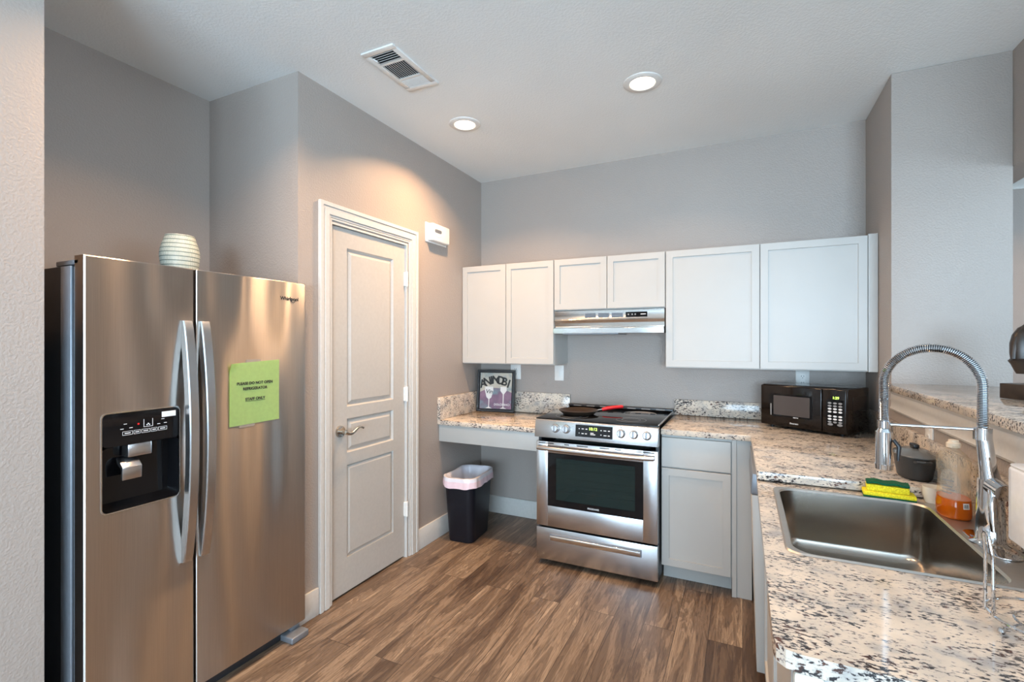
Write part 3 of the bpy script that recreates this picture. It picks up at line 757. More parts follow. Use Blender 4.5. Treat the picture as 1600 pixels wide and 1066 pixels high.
# white dispenser on the wall
t = thing('soap_dispenser', 'milky white rounded dispenser on the splash right of the faucet', 'dispenser', (.62, 1.555, .905))
b = BM(); prism(b, rrect(.580, .645, 1.470, 1.590, .028, 8), 'z', .921, 1.100, .008, 3); obj('body', b, M['canister'], t)
obj('cap', prism(BM(), rrect(.582, .643, 1.472, 1.588, .027, 8), 'z', 1.1005, 1.105, .002), M['canister'], t)
# wire rack in the foreground
cx, cy, R = .512, 1.220, .088
t = thing('wire_stand', 'chrome wire stand with a ring base and tall loop, on the foreground worktop', 'wire stand', (cx, cy, LZ))
zr = LZ + .022
obj('base_ring', tube(BM(), [(cx + R * math.cos(2 * PI * i / 48), cy + R * math.sin(2 * PI * i / 48), zr) for i in range(48)], .0028, 10, closed=True), M['chrome'], t)
obj('inner_ring', tube(BM(), [(cx + .05 * math.cos(2 * PI * i / 40), cy + .05 * math.sin(2 * PI * i / 40), zr - .006) for i in range(40)], .0022, 8, closed=True), M['chrome'], t)
for a in (PI, PI + 2.1, PI - 2.1):
    d = Vector((math.cos(a), math.sin(a), 0)); s = Vector((-d.y, d.x, 0)); c0 = Vector((cx, cy, 0)) + d * R
    b = BM(); pts = [c0 - s * .018 + Vector((0, 0, zr)), c0 - s * .015 + Vector((0, 0, LZ + .13))]
    for i in range(9):
        q = PI * i / 8; pts.append(c0 - s * .012 * math.cos(q) + Vector((0, 0, LZ + .162 + .012 * math.sin(q))) + d * .004)
    pts += [c0 + s * .015 + Vector((0, 0, LZ + .13)), c0 + s * .018 + Vector((0, 0, zr))]
    tube(b, pts, .0030, 10); obj('loop', b, M['chrome'], t)
    a2 = a + .42; d2 = Vector((math.cos(a2), math.sin(a2), 0)); c1 = Vector((cx, cy, 0)) + d2 * (R + .004)
    b = BM(); tube(b, [c1 - d2 * .12 + Vector((0, 0, zr - .004)), c1 - d2 * .03 + Vector((0, 0, zr - .004)), c1 + Vector((0, 0, LZ + .010))], .0024, 8)
    lathe(b, [(.0005, -.0065), (.0045, -.0045), (.0062, 0), (.0045, .0045), (.0005, .0065)], (c1.x, c1.y, LZ + .0068), 14)
    obj('foot', b, M['chrome'], t)
# statue on the bar
sx_, sy_ = .925, 2.335
t = thing('carved_statue', 'dark carved shell-shaped figure on a black block on the bar', 'statue', (sx_, sy_, 1.1965))
b = BM(); prism(b, rrect(-.060, .060, -.06, .06, .010, 2), 'z', 0, .054, .003)
b.transform(T(sx_, sy_, 1.1967) @ Matrix.Rotation(.5, 4, 'Z')); obj('block', b, M['wood_dark'], t)
obj('post', cyl(BM(), (sx_ + .01, sy_, 1.25), (sx_ + .01, sy_, 1.29), .008), M['wood_dark'], t)
b = BM(); prof2 = [(.012, 0), (.050, .002), (.056, .012), (.068, .036), (.078, .048), (.069, .056), (.072, .075), (.072, .11), (.064, .14), (.046, .165), (.020, .178), (.0005, .181)]
lathe(b, prof2, (0, 0, 0), 36, 1, .55); b.transform(T(sx_, sy_, 1.286) @ Matrix.Rotation(.5, 4, 'Z')); sh = obj('shell_figure', b, M['wood_dark'], t)
b = BM(); tube(b, [Matrix.Rotation(.5, 3, 'Z') @ Vector((-.075 * math.cos(q), -.004, .055 + .128 * math.sin(q))) + Vector((sx_, sy_, 1.286)) for q in [PI * i / 20 for i in range(21)]], .006, 8); obj('rope_edge', b, M['wood_dark'], sh)

# ------------------------------------------------------------ microwave
t = thing('microwave', 'dark brown-black countertop microwave with a lit green clock', 'microwave', (.492, 3.025, .9), (0, 0, -math.radians(31)))
MWW, MWD, MWH, F = .455, .270, .240, .012     # local origin = front right bottom corner; x negative to the left
M['mwbody'] = simple('dark_brown_gloss_plastic', (.008, .005, .004), .10, spec=.4)
obj('body', box(BM(), -MWW, 0, .012, MWD, F, F + MWH, .006, 3), M['mwbody'], t)
obj('door', box(BM(), -MWW + .001, -.118, -.008, .0115, F + .004, F + MWH - .003, .006, 3), M['mwbody'], t)
b = BM(); prism(b, rrect(-MWW + .055, -.165, F + .060, F + .190, .006, 4), 'y', -.0095, -.0078); dw = obj('window_surround', b, M['blackgloss'], t)
b = BM(); prism(b, rrect(-MWW + .078, -.178, F + .068, F + .180, .003, 3), 'y', -.0105, -.0096); obj('window', b, M['mwglass'], t)
obj('front_panel', box(BM(), -.116, -.001, -.006, .0115, F + .004, F + MWH - .003, .005, 3), M['mwbody'], t)
b = BM(); text_bm(b, '1:29', .019, T(-.050, -.0066, F + .192) @ FACE_S); obj('clock_digits', b, M['led'], t)
kp = obj('keypad', box(BM(), -.095, -.012, -.0068, -.0058, F + .040, F + .182, .0003, 1), M['blackgloss'], t)
for r_ in range(7):
    for c_ in range(3):
        zz = F + .164 - r_ * .0155 - (.008 if r_ > 3 else 0); xx = -.079 + c_ * .0255
        b = BM(); lathe(b, [(1, 0), (1, .0006)], (0, 0, 0), 16, .0095, .0052); b.transform(T(xx, -.0068, zz) @ Matrix.Rotation(PI / 2, 4, 'X'))
        obj('button', b, M['inkgrey'] if r_ < 2 or r_ == 6 else M['inkwhite'], kp)
for xx in (-.076, -.030):
    b = BM(); lathe(b, [(1, 0), (1, .0006)], (0, 0, 0), 18, .013, .0065); b.transform(T(xx, -.0068, F + .050) @ Matrix.Rotation(PI / 2, 4, 'X')); obj('button', b, M['inkgrey'], kp)
b = BM(); text_bm(b, 'Emerson', .013, T(-.262, -.0084, F + .026) @ FACE_S); obj('brand_print', b, M['inkwhite'], t)
b = BM(); text_bm(b, '900 W', .010, T(-.252, -.0108, F + .060) @ FACE_S); obj('power_print', b, M['inkwhite'], t)
b = BM(); box(b, -MWW + .060, -MWW + .066, -.0102, -.0094, F + .062, F + .130); obj('white_strip', b, M['inkgrey'], t)
b = BM()
box(b, -.0005, .0012, .07, MWD - .03, F + .065, F + .195, .0005, 1); obj('side_panel', b, M['mwbody'], t)
for xx in (-MWW + .04, -.04):
    for yy in (.05, MWD - .04): obj('foot', cyl(BM(), (xx, yy, .0005), (xx, yy, F + .001), .012, seg=14), M['black'], t)

# ------------------------------------------------------------ framed picture leaning on the splash
t = thing('framed_picture', 'square black-framed print of two wine glasses leaning in the corner', 'picture', (-1.785, 3.410, .8464), (-math.radians(6), 0, math.radians(9)))
PW, PH = .315, .335
b = BM()
for a in ((-PW / 2, PW / 2, 0, .018), (-PW / 2, PW / 2, PH - .018, PH)): box(b, a[0], a[1], -.012, .014, a[2], a[3], .002, 1)
for a in ((-PW / 2, -PW / 2 + .018), (PW / 2 - .018, PW / 2)): box(b, a[0], a[1], -.012, .014, .018, PH - .018, .002, 1)
box(b, -PW / 2 + .002, PW / 2 - .002, .006, .013, .002, PH - .002)
obj('frame', b, M['black'], t)
obj('canvas', box(BM(), -PW / 2 + .024, PW / 2 - .024, -.008, .005, .024, PH - .024, .001, 1), M['art'], t)
def arc_text(s, size, mat, name, y):
    b = BM(); n = len(s)
    for i, ch in enumerate(s):
        u = (i - (n - 1) / 2) / (n / 2); text_bm(b, ch, size, T(u * .126, y, .252 - .040 * u * u) @ FACE_S @ Matrix.Rotation(-u * .35, 4, 'Z'), bold=.03)
    return obj(name, b, mat, t)
arc_text('ANINOBI', .088, M['ink'], 'large_lettering', -.0092)
WG = simple('pale_glass_paint', (.72, .70, .68), .5)
def wineglass(xc, z0, zb, zt, w):
    b = BM(); pts = [(xc - w * .55, zt), (xc + w * .55, zt), (xc + w * .60, zt - .03), (xc + w * .35, zb + .015), (xc + .004, zb), (xc + .003, z0 + .012), (xc + .028, z0), (xc - .028, z0), (xc - .003, z0 + .012), (xc - .004, zb), (xc - w * .35, zb + .015), (xc - w * .60, zt - .03)]
    prism(b, pts, 'y', -.0090, -.0083); return b
obj('painted_glass', wineglass(-.055, .027, .100, .200, .060), WG, t)
obj('painted_glass', wineglass(.066, .027, .140, .200, .045), WG, t)
b = BM(); text_bm(b, 'Vin', .045, T(-.055, -.0094, .160) @ FACE_S, shear=.2); obj('small_lettering', b, M['ink'], t)
b = BM(); text_bm(b, 'DOLCE BACI', .023, T(.055, -.0098, .058) @ FACE_S); obj('lower_lettering', b, M['inkwhite'], t)

# ------------------------------------------------------------ range hood
t = thing('range_hood', 'stainless steel range hood under the short wall cabinet', 'range hood', (-.83, 3.35, 1.46))
hx0, hx1 = -1.2085, -.4535
obj('canopy', prism(BM(), [(YB - .001, 1.470), (3.215, 1.462), (3.190, 1.464), (3.186, 1.500), (3.232, 1.512), (3.212, 1.556), (3.222, 1.560), (3.222, 1.622), (YB - .001, 1.622)], 'x', hx0, hx1, .0012, 1), M['hood'], t)
for k in range(3):
    x0 = -.985 + k * .093; o = obj('grille', box(BM(), x0, x0 + .078, 3.2195, 3.2225, 1.572, 1.602), M['greymetal'], t)
    s = BM()
    for j in range(4): box(s, x0 + .003, x0 + .075, 3.2185, 3.2196, 1.575 + j * .007, 1.578 + j * .007)
    obj('slats', s, M['black'], o)
cpn = obj('control_panel', box(BM(), -.704, -.563, 3.2180, 3.2225, 1.572, 1.605, .001, 1), M['blackgloss'], t)
for xx in (-.685, -.660, -.640): obj('button', cyl(BM(), (xx, 3.2165, 1.588), (xx, 3.2182, 1.588), .005, seg=12), M['inkgrey'], cpn)
obj('name_plate', box(BM(), -.605, -.572, 3.2170, 3.2182, 1.586, 1.591), M['inkwhite'], cpn)
b = BM(); box(b, hx0 + .06, hx1 - .30, 3.22, 3.47, 1.458, 1.4625); obj('filter', b, M['greymetal'], t)

# ------------------------------------------------------------ range
RX0, RX1, RY = -1.184, -.431, 2.820
t = thing('kitchen_range', 'stainless steel slide-in range with a black glass cooktop', 'range', (-.81, 3.15, 0))
b = BM(); box(b, RX0 + .003, RX0 + .02, RY + .04, 3.499, .03, .895); box(b, RX1 - .02, RX1 - .003, RY + .04, 3.499, .03, .895); box(b, RX0 + .02, RX1 - .02, 3.48, 3.499, .03, .895); box(b, RX0 + .02, RX1 - .02, RY + .06, 3.48, .03, .05); box(b, RX0 + .02, RX1 - .02, RY + .045, 3.48, .80, .895)
obj('body', b, M['darkbody'], t)
for xx in (RX0 + .05, RX1 - .05):
    for yy in (RY + .09, 3.44): obj('foot', cyl(BM(), (xx, yy, 0), (xx, yy, .031), .015, seg=14), M['black'], t)
b = BM()   # oven cavity (open at front)
cx0, cx1, cz0, cz1, cyb = RX0 + .08, RX1 - .08, .32, .76, 3.40
box(b, cx0 - .005, cx0, RY + .045, cyb, cz0, cz1); box(b, cx1, cx1 + .005, RY + .045, cyb, cz0, cz1); box(b, cx0, cx1, cyb, cyb + .005, cz0, cz1); box(b, cx0, cx1, RY + .045, cyb, cz0 - .005, cz0); box(b, cx0, cx1, RY + .045, cyb, cz1, cz1 + .005)
obj('oven_cavity', b, M['ovencav'], t)
for zz in (.46, .60, .67):
    b = BM()
    for k in range(3): tube(b, [(cx0, RY + .06 + k * .14, zz), (cx1, RY + .06 + k * .14, zz)], .003, 8)
    for k in range(17): xx = cx0 + .02 + k * (cx1 - cx0 - .04) / 16; tube(b, [(xx, RY + .06, zz + .004), (xx, cyb - .01, zz + .004)], .0016, 6)
    obj('oven_rack', b, M['chrome'], t)
# door
b = BM(); wx0, wx1, wz0, wz1 = -1.104, -.517, .377, .708
dz0, dz1 = .247, .778
box(b, RX0 + .004, wx0, RY, RY + .04, dz0, dz1, .003); box(b, wx1, RX1 - .004, RY, RY + .04, dz0, dz1, .003); box(b, wx0 - .002, wx1 + .002, RY, RY + .04, dz0, wz0, .003); box(b, wx0 - .002, wx1 + .002, RY, RY + .04, wz1, dz1, .003)
dr = obj('oven_door', b, M['stove'], t)
b = BM(); ix0, ix1, iz0, iz1 = wx0 + .055, wx1 - .045, wz0 + .042, wz1 - .028
for a in ((wx0, ix0, wz0, wz1), (ix1, wx1, wz0, wz1), (ix0, ix1, wz0, iz0), (ix0, ix1, iz1, wz1)): box(b, a[0], a[1], RY - .0015, RY + .006, a[2], a[3])
obj('window_border', b, M['blackgloss'], dr)
obj('window_glass', box(BM(), ix0, ix1, RY + .000, RY + .004, iz0, iz1), M['ovenglass'], dr)
b = BM(); text_bm(b, 'FRIGIDAIRE', .014, T((wx0 + wx1) / 2, RY - .0022, wz0 + .018) @ FACE_S); obj('brand_lettering', b, M['inkwhite'], dr)
b = BM()
for k, (a, c) in enumerate([(RX0 + .02, RX0 + .12), (RX0 + .19, RX0 + .22), (RX0 + .27, RX0 + .34), (RX1 - .34, RX1 - .28), (RX1 - .25, RX1 - .21), (RX1 - .13, RX1 - .02)]): box(b, a, c, RY - .0008, RY + .002, .765, .771)
obj('vent_slots', b, M['black'], dr)
b = BM(); pts = [(RX0 + .022 + (RX1 - RX0 - .044) * i / 20, RY - .026 - .020 * math.sin(PI * i / 20) ** .5, .742) for i in range(21)]
tube(b, pts, .0145, 16)
for xx in (RX0 + .028, RX1 - .028): box(b, xx - .012, xx + .012, RY - .028, RY + .002, .730, .754, .004)
obj('door_handle', b, M['stove'], dr)
# drawer
dw = obj('drawer', box(BM(), RX0 + .004, RX1 - .004, RY, RY + .04, .036, .236, .003), M['stove'], t)
b = BM(); box(b, -1.092, -.524, RY - .0008, RY + .003, .158, .204, .001, 1); obj('handle_recess', b, M['greymetal'], dw)
b = BM(); prism(b, [(RY - .002, .162), (RY - .013, .165), (RY - .016, .190), (RY - .012, .196), (RY - .002, .194)], 'x', -1.084, -.530, .001, 1); obj('drawer_handle', b, M['hood'], dw)
# control panel (slanted)
b = BM(); prism(b, [(RY - .024, .808), (RY + .05, .803), (RY + .05, .915), (RY - .002, .917), (RY - .010, .912)], 'x', RX0, RX1, .002); cp = obj('control_panel', b, M['stove'], t)
def pan_pt(z): f = (z - .808) / (.912 - .808); return RY - .024 + .014 * f
tilt_a = math.atan2(.014, .104)
Rk = Matrix.Rotation(-tilt_a, 4, 'X')
for xx in (-1.047, -.977, -.640, -.566, -.492):
    zz = .868; M_ = T(xx, pan_pt(zz), zz) @ Rk @ Matrix.Rotation(PI / 2, 4, 'X')
    b = BM(); lathe(b, [(.0245, 0), (.0245, .004), (.021, .006), (.020, .020), (.018, .023), (.0005, .0235)], seg=32); b.transform(M_); k_ = obj('knob', b, M['handle'], cp)
    b = BM(); lathe(b, [(.0265, .0002), (.0265, .0012), (.0245, .0013)], seg=32); b.transform(M_); obj('bezel', b, M['darkbody'], k_)
    b = BM(); box(b, -.0045, .0045, -.019, .019, .020, .029, .002); b.transform(M_); obj('grip', b, M['greymetal'], k_)
    b = BM(); box(b, -.003, .003, -.003, .003, 0, .0004); b.transform(T(xx, pan_pt(zz + .034) , zz + .034) @ Rk @ Matrix.Rotation(PI / 2, 4, 'X')); obj('mark', b, M['inkgrey'], cp)
zz = .866; MD = T(-.803, pan_pt(zz), zz) @ Rk @ Matrix.Rotation(PI / 2, 4, 'X')
b = BM(); box(b, -.114, .114, -.036, .036, 0, .0015, .0005, 1); b.transform(MD); dp = obj('display', b, M['blackgloss'], cp)
b = BM(); text_bm(b, '10:12', .024, MD @ T(-.005, .014, .0018)); obj('clock_digits', b, M['led'], dp)
b = BM()
for x_, y_, w_ in ((-.090, .012, .006), (-.068, .012, .014), (-.045, .012, .012), (-.090, -.014, .004), (-.068, -.016, .014), (-.047, -.016, .012), (-.010, -.010, .02), (-.005, -.018, .03), (.045, .010, .007), (.068, .010, .016), (.092, .010, .012), (.045, -.016, .006), (.070, -.018, .018), (.092, -.018, .012)):
    box(b, x_ - w_ / 2, x_ + w_ / 2, y_ - .0022, y_ + .0022, .0014, .0019)
b.transform(MD); obj('touch_marks', b, M['inkwhite'], dp)
# cooktop
ct = obj('cooktop', box(BM(), RX0 - .002, RX1 + .002, RY + .006, 3.500, .9175, .9235, .002), M['blackgloss'], t)
b = BM()
for (x_, y_, r_) in ((-1.00, 2.99, .105), (-.62, 2.99, .09), (-1.00, 3.28, .075), (-.62, 3.28, .105)): 
    for rr in (r_, r_ * .62): tube(b, [(x_ + rr * math.cos(2 * PI * i / 48), y_ + rr * math.sin(2 * PI * i / 48), .9234) for i in range(48)], .0007, 4, closed=True)
obj('burner_rings', b, M['inkgrey'], ct)
b = BM(); box(b, RX0 + .0, RX1 - .0, 3.455, 3.500, .9236, .940, .003); rv = obj('rear_vent', b, M['black'], t)
b = BM()
for k in range(7): box(b, RX0 + .04 + k * .10, RX0 + .10 + k * .10, 3.4538, 3.4552, .929, .935)
obj('vent_slots', b, M['inkgrey'], rv)
obj('side_trim', box(BM(), RX1 - .006, RX1 + .0025, RY + .02, 3.45, .9237, .927, .001, 1), M['hood'], t)

# frying pan
fx, fy, fz = -.985, 3.075, .9242
t = thing('frying_pan', 'dark bronze frying pan with a red handle on the cooktop', 'frying pan', (fx, fy, fz))
b = BM(); lathe(b, [(.095, 0.0003), (.102, .003), (.128, .026), (.131, .029), (.128, .030), (.100, .007), (.092, .005), (.0005, .005)], (fx, fy, fz), 56); obj('pan', b, M['bronze'], t)
d = Vector((.90, .435, 0)).normalized(); c0 = Vector((fx, fy, fz + .026)) + d * .127
obj('handle_bracket', tube(BM(), [c0, c0 + d * .035 + Vector((0, 0, .006))], .006, 8), M['handle'], t)
b = BM(); tube(b, [c0 + d * .03 + Vector((0, 0, .004)), c0 + d * .06 + Vector((0, 0, .012)), c0 + d * .12 + Vector((0, 0, .020)), c0 + d * .165 + Vector((0, 0, .023)), c0 + d * .172 + Vector((0, 0, .023))], [.010, .0125, .011, .011, .005], 14); obj('handle_grip', b, M['red'], t)

# ------------------------------------------------------------ waste bin
bx_, by_, rz_ = -1.800, 3.025, math.radians(5)
t = thing('waste_bin', 'black rectangular waste bin with a white bag, under the left worktop', 'waste bin', (bx_, by_, 0.0), (0, 0, rz_))
def rr_loop(b, hx, hy, r, z, jit=0, n=6):
    out = []
    for i, p in enumerate(rrect(-hx, hx, -hy, hy, r, n)):
        j = jit * noise.noise(Vector((p[0] * 25, p[1] * 25, z * 20))) if jit else 0
        out.append(b.verts.new((p[0] * (1 + j), p[1] * (1 + j), z)))
    return out
HX, HY_, HB = .118, .185, .455
b = bmesh.new(); Ls = [rr_loop(b, HX * .80, HY_ * .80, .04, .002), rr_loop(b, HX * .82, HY_ * .82, .045, .012), rr_loop(b, HX, HY_, .055, HB - .012), rr_loop(b, HX + .006, HY_ + .006, .058, HB - .010), rr_loop(b, HX + .006, HY_ + .006, .058, HB), rr_loop(b, HX - .003, HY_ - .003, .052, HB), rr_loop(b, HX * .79, HY_ * .79, .04, .008)]
for A, B in zip(Ls, Ls[1:]): band(b, A, B)
b.faces.new(Ls[0][::-1]); b.faces.new(Ls[-1]); obj('bin_body', b, M['bin'], t)
def baggy(levels, name, mat):
    b = bmesh.new(); prev = None
    for (g, z, j) in levels:
        pts = []
        base = rrect(-(HX + g), HX + g, -(HY_ + g), HY_ + g, .055, 14); m = len(base)
        # subdivide sides
        P = []
        for i in range(m):
            a, c = Vector(base[i]), Vector(base[(i + 1) % m]); k = max(1, int((c - a).length / .012))
            for q in range(k): P.append(a.lerp(c, q / k))
        for i, p in enumerate(P):
            w_ = noise.noise(Vector((p.x * 30, p.y * 30, 1.7))) + .5 * noise.noise(Vector((p.x * 70, p.y * 70, z * 40)))
            nrm = Vector((p.x / HX ** 2, p.y / HY_ ** 2)).normalized()
            q = p + nrm * (.007 * j * w_)
            pts.append(b.verts.new((q.x, q.y, z + .014 * j * noise.noise(Vector((p.x * 14, p.y * 14, 5 + z))))))
        if prev:
            for i in range(len(pts)):
                if len(prev) == len(pts): b.faces.new((prev[i], prev[(i + 1) % len(pts)], pts[(i + 1) % len(pts)], pts[i]))
        prev = pts
    return obj(name, b, mat, t, smooth=1.2)
def baggy_fixed(levels, name, mat):
    b = bmesh.new(); prev = None
    base = rrect(-HX, HX, -HY_, HY_, .055, 14); P = []; m = len(base)
    for i in range(m):
        a, c = Vector(base[i]), Vector(base[(i + 1) % m]); k = max(1, int((c - a).length / .010))
        for q in range(k): P.append(a.lerp(c, q / k))
    for (g, z, j, jz) in levels:
        pts = []
        for p in P:
            w_ = noise.noise(Vector((p.x * 30, p.y * 30, 1.7))) + .6 * noise.noise(Vector((p.x * 75, p.y * 75, z * 30)))
            nrm = Vector((p.x / HX ** 2, p.y / HY_ ** 2)).normalized(); q = p + nrm * (g + .006 * j * (w_ + .3))
            pts.append(b.verts.new((q.x, q.y, z + jz * noise.noise(Vector((p.x * 12, p.y * 12, 5))))))
        if prev:
            for i in range(len(pts)): b.faces.new((prev[i], prev[(i + 1) % len(pts)], pts[(i + 1) % len(pts)], pts[i]))
        prev = pts
    return obj(name, b, mat, t, smooth=1.2)
baggy_fixed([(-.060, .12, .8, 0), (-.045, .25, 1.2, 0), (-.030, .38, 1.5, 0), (-.018, HB - .01, .8, .0), (-.004, HB + .006, .3, .006), (.010, HB + .004, .3, .006), (.012, HB - .02, .8, .008), (.013, HB - .038, 1, .012)], 'bin_bag', M['liner'])
baggy_fixed([(.013, HB - .020, .8, .010), (.0145, HB - .035, 1.0, .012), (.015, HB - .062, 1.2, .018)], 'drawstring_hem', M['linerpink'])

# ------------------------------------------------------------ refrigerator
FXF = -1.915
t = thing('refrigerator', 'side-by-side stainless steel refrigerator with an ice dispenser in the nook', 'refrigerator', (-2.3, 1.235, 0))
obj('cabinet', box(BM(), -2.655, -1.990, .800, 1.668, .02, 1.655, .004), M['darkbody'], t)
b = BM(); box(b, -2.0, -1.988, .812, .822, .05, 1.65); 
obj('case_edge', box(BM(), -1.9895, -1.978, .803, 1.665, .05, 1.650, .002), M['greymetal'], t)
M['casegrey'] = simple('light_grey_case_edge', (.42, .46, .52), .3, .6)
obj('case_corner', box(BM(), -2.057, -1.9905, .7955, .802, .05, 1.652, .002), M['casegrey'], t)
obj('top_cover', box(BM(), -2.10, -1.950, .800, 1.665, 1.656, 1.672, .003), M['greymetal'], t)
GY = 1.1495; DT = .060
def rdoor(y0, y1, hole=None):
    b = BM(); x0, x1 = FXF - DT, FXF; z0, z1 = .055, 1.684
    if hole is None: box(b, x0, x1, y0, y1, z0, z1, .006, 3)
    else:
        # front sheet with a rounded opening and side walls
        bb_ = bmesh.new(); O = [(y0 + .004, z0 + .004), (y1 - .004, z0 + .004), (y1 - .004, z1 - .004), (y0 + .004, z1 - .004)]
        I = rrect(*hole, .016, 5)
        A = [bb_.verts.new((x1, p[0], p[1])) for p in O]; B = [bb_.verts.new((x1, p[0], p[1])) for p in I]
        ringfill(bb_, A, B)
        O2 = [(y0, z0), (y1, z0), (y1, z1), (y0, z1)]
        C = [bb_.verts.new((x1 - .004, p[0], p[1])) for p in O2]; D = [bb_.verts.new((x0, p[0], p[1])) for p in O2]
        for P_, Q_ in ((A, C), (C, D)):
            for i in range(4): bb_.faces.new((P_[i], P_[(i + 1) % 4], Q_[(i + 1) % 4], Q_[i]))
        E_ = [bb_.verts.new((x0, p[0], p[1])) for p in I]
        for i in range(len(B)): bb_.faces.new((B[i], B[(i + 1) % len(B)], E_[(i + 1) % len(E_)], E_[i]))
        ringfill(bb_, D, E_)
        merge(b, bb_)
    return b
HOLE = (.848, 1.090, .826, 1.158)
fd = obj('freezer_door', rdoor(.800, 1.1455, HOLE), M['fridge'], t, smooth=.35)
rd = obj('fridge_door', rdoor(1.1535, 1.672), M['fridge'], t, smooth=.35)
obj('door_gap', box(BM(), FXF - .055, FXF - .02, 1.1456, 1.1534, .06, 1.68), M['gasket'], t)
def fhandle(y0, y1, ylean):
    b = bmesh.new(); n = 40; rings = []
    for i in range(n + 1):
        s = i / n; z = .565 + (1.482 - .565) * s; q = math.sin(PI * s) ** .75
        xo = FXF + .012 + .044 * q; xi = max(FXF - .001, xo - .030)
        rings.append([b.verts.new((x, y, z)) for x, y in ((xi, y0), (xo - .003, y0), (xo, y0 + .004), (xo, y1 - .003), (xo - .003, y1), (xi, y1))])
    for A, B in zip(rings, rings[1:]):
        for k in range(6): b.faces.new((A[k], A[(k + 1) % 6], B[(k + 1) % 6], B[k]))
    b.faces.new(rings[0][::-1]); b.faces.new(rings[-1]); return b
obj('door_handle', fhandle(1.098, 1.134, 0), M['handle'], fd)
obj('door_handle', fhandle(1.163, 1.200, 0), M['handle'], rd)
# dispenser
hy0, hy1, hz0, hz1 = HOLE
b = bmesh.new(); A = [b.verts.new((FXF + .0015, p[0], p[1])) for p in rrect(hy0 - .004, hy1 + .004, hz0 - .004, hz1 + .004, .019, 5)]; B = [b.verts.new((FXF + .0015, p[0], p[1])) for p in rrect(hy0, hy1, hz0, hz1, .016, 5)]
C = [b.verts.new((FXF - .004, p[0], p[1])) for p in rrect(hy0, hy1, hz0, hz1, .016, 5)]; D = [b.verts.new((FXF - .001, p[0], p[1])) for p in rrect(hy0 - .004, hy1 + .004, hz0 - .004, hz1 + .004, .019, 5)]
band(b, A, B); band(b, B, C); band(b, D, A); obj('dispenser_bezel', b, M['hood'], fd)
e = .0015
b = BM(); prism(b, rrect(hy0 + e, hy1 - e, 1.045, hz1 - e, .014, 5), 'x', FXF - .05, FXF + .0005, .001, 1); pn = obj('dispenser_panel', b, M['blackgloss'], fd)
b = bmesh.new()  # recess shell
xs = (FXF - .001, FXF - .052)
F_ = [b.verts.new((xs[0], p[0], p[1])) for p in rrect(hy0 + e, hy1 - e, hz0 + e, 1.044, .014, 5)]; K_ = [b.verts.new((xs[1], p[0], p[1])) for p in rrect(hy0 + .012, hy1 - .012, hz0 + .020, 1.044, .010, 5)]
band(b, F_, K_); b.faces.new(K_); obj('dispenser_recess', b, M['blackgloss'], fd)
obj('chute', box(BM(), FXF - .045, FXF - .004, .925, 1.000, 1.000, 1.047, .003), M['handle'], fd)
b = BM(); prism(b, [(FXF - .04, .998), (FXF - .012, .985), (FXF + .004, .968), (FXF + .002, .925), (FXF - .006, .925), (FXF - .006, .962), (FXF - .03, .976)], 'y', .905, .965, .002); obj('paddle', b, M['handle'], fd)
b = BM()
xk = FXF + .0008
def bar(y, z, w_, h_): box(b, FXF + .0004, xk, y - w_ / 2, y + w_ / 2, z - h_ / 2, z + h_ / 2)
for k, (y_, w_) in enumerate(((.922, .030), (.951, .020), (.978, .026), (1.005, .020), (1.033, .028))): bar(y_, 1.092 + .0 * k, w_, .0012); bar(y_, 1.080, w_, .0012); bar(y_ - w_ / 2, 1.086, .001, .012); bar(y_ + w_ / 2, 1.086, .001, .012); bar(y_, 1.086, w_ * .6, .003)
for y_, z_ in ((.905, 1.102), (.932, 1.103), (1.020, 1.104), (1.042, 1.105), (.915, 1.118), (1.034, 1.120)): bar(y_, z_, .010, .002)
for y_ in (.972, 1.000): bar(y_, 1.113, .0016, .028)
bar(.986, 1.100, .028, .0016)
for y_, z_ in ((.982, 1.106), (.990, 1.106), (.986, 1.110)): bar(y_, z_, .004, .004)
obj('panel_marks', b, M['inkwhite'], pn)
b = BM(); box(b, FXF + .0004, xk, .952, .958, 1.110, 1.116); obj('red_indicator', b, M['ledred'], pn)
o = obj('sticker', box(BM(), FXF + .0004, FXF + .0012, 1.030, 1.078, 1.126, 1.146, .0003, 1), M['inkwhite'], pn); o['label'] = 'pale grey sticker'
b = BM(); text_bm(b, 'Whirlpool', .024, T(FXF + .0006, 1.580, 1.604) @ FACE_E); tube(b, [(FXF + .001, 1.60 + .012 * math.cos(q), 1.600 + .012 * math.sin(q)) for q in [PI + PI * i / 12 for i in range(13)]], .0009, 5)
obj('logo', b, M['ink'], rd)
obj('base_grille', box(BM(), -2.02, -1.95, .812, 1.66, .004, .050, .003), M['darkbody'], t)
b = BM(); box(b, -1.985, -1.872, 1.560, 1.655, .0005, .030, .006, 3); box(b, -1.96, -1.93, 1.600, 1.650, .030, .053, .003); obj('leveling_foot', b, M['greymetal'], t)
b = BM(); box(b, -1.985, -1.885, .812, .885, .0005, .030, .006, 3); obj('leveling_foot', b, M['greymetal'], t)

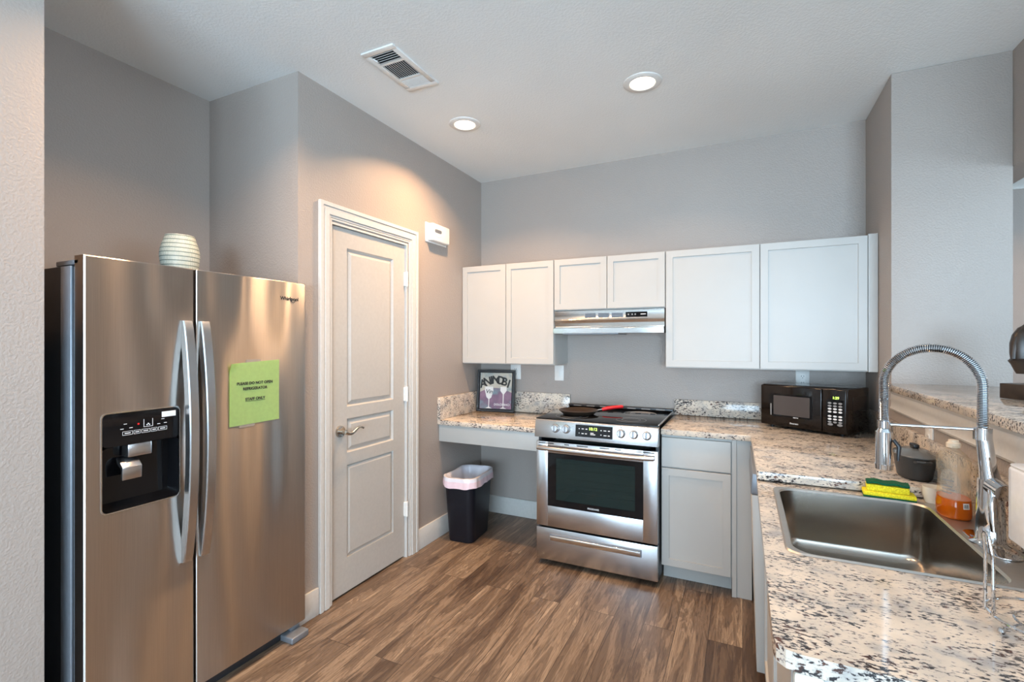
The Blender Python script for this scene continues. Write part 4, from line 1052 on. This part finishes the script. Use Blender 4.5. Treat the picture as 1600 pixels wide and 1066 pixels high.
# paper sign on the fridge door
t = thing('paper_sign', 'lime green paper sign reading staff only, taped to the refrigerator door', 'sign', (FXF, 1.402, 1.18))
b = bmesh.new(); nn = 16; G = {}
y0, y1, z0, z1 = 1.286, 1.522, 1.048, 1.322
for i in range(nn + 1):
    for j in range(nn + 1):
        u_, v_ = i / nn, j / nn
        y = y0 + (y1 - y0) * u_; z = z0 + (z1 - z0) * v_ - .012 * (1 - u_) * v_ + .003 * u_ * (1 - v_)
        x = FXF + .0015 + .0012 * math.sin(u_ * 5 + v_ * 3) ** 2 + .014 * max(0, (v_ - .86) / .14 - u_ / .16 * .9) 
        G[i, j] = b.verts.new((x, y, z))
for i in range(nn):
    for j in range(nn): b.faces.new((G[i, j], G[i + 1, j], G[i + 1, j + 1], G[i, j + 1]))
bmesh.ops.solidify(b, geom=b.faces[:], thickness=.0003)
obj('sheet', b, M['paper'], t, smooth=.8)
b = BM(); X_ = FXF + .0040
for s, zz, sz in (('PLEASE DO NOT OPEN', 1.224, .0165), ('REFRIGERATOR', 1.201, .0165), ('STAFF ONLY', 1.156, .0165)): text_bm(b, s, sz, T(X_, 1.402, zz) @ FACE_E, .0002, bold=.03)
box(b, X_ - .0002, X_ + .0002, 1.355, 1.449, 1.1465, 1.1478)
obj('lettering', b, M['ink'], t)
b = BM(); box(b, FXF + .0002, FXF + .0012, 1.36, 1.43, 1.312, 1.326); obj('tape', b, M['tape'], t)
b = BM(); box(b, FXF + .0002, FXF + .0012, 1.33, 1.40, 1.038, 1.052); obj('tape', b, M['tape'], t)

# vase on top of the fridge
vx, vy = -2.20, 1.256
vz = 1.6555
b = BM(); pr_ = [(.055, 0), (.062, .004)]
raw = [(.004, .066), (.03, .078), (.06, .086), (.09, .089), (.12, .086), (.15, .073), (.175, .058), (.195, .050)]
H = .205
prof = [(.052, 0)]
for i in range(41):
    s = i / 40; z = .003 + (H - .003) * s
    r = .056 + .019 * math.sin(min(1, s / .88) * PI * .62) - (.020 * max(0, (s - .55) / .45) ** 1.6)
    prof.append((r + (.0003) * math.sin(z * 55 * 2 * PI), z))
prof += [(prof[-1][0] - .006, H), (prof[-1][0] - .008, H - .01), (.04, .12), (.04, .02), (.0005, .015)]
lathe(b, prof, (vx, vy, vz), 56)
tag(obj('vase', b, M['vase'], None, origin=(vx, vy, vz)), 'pale green-grey ribbed ceramic vase standing on the refrigerator', 'vase')
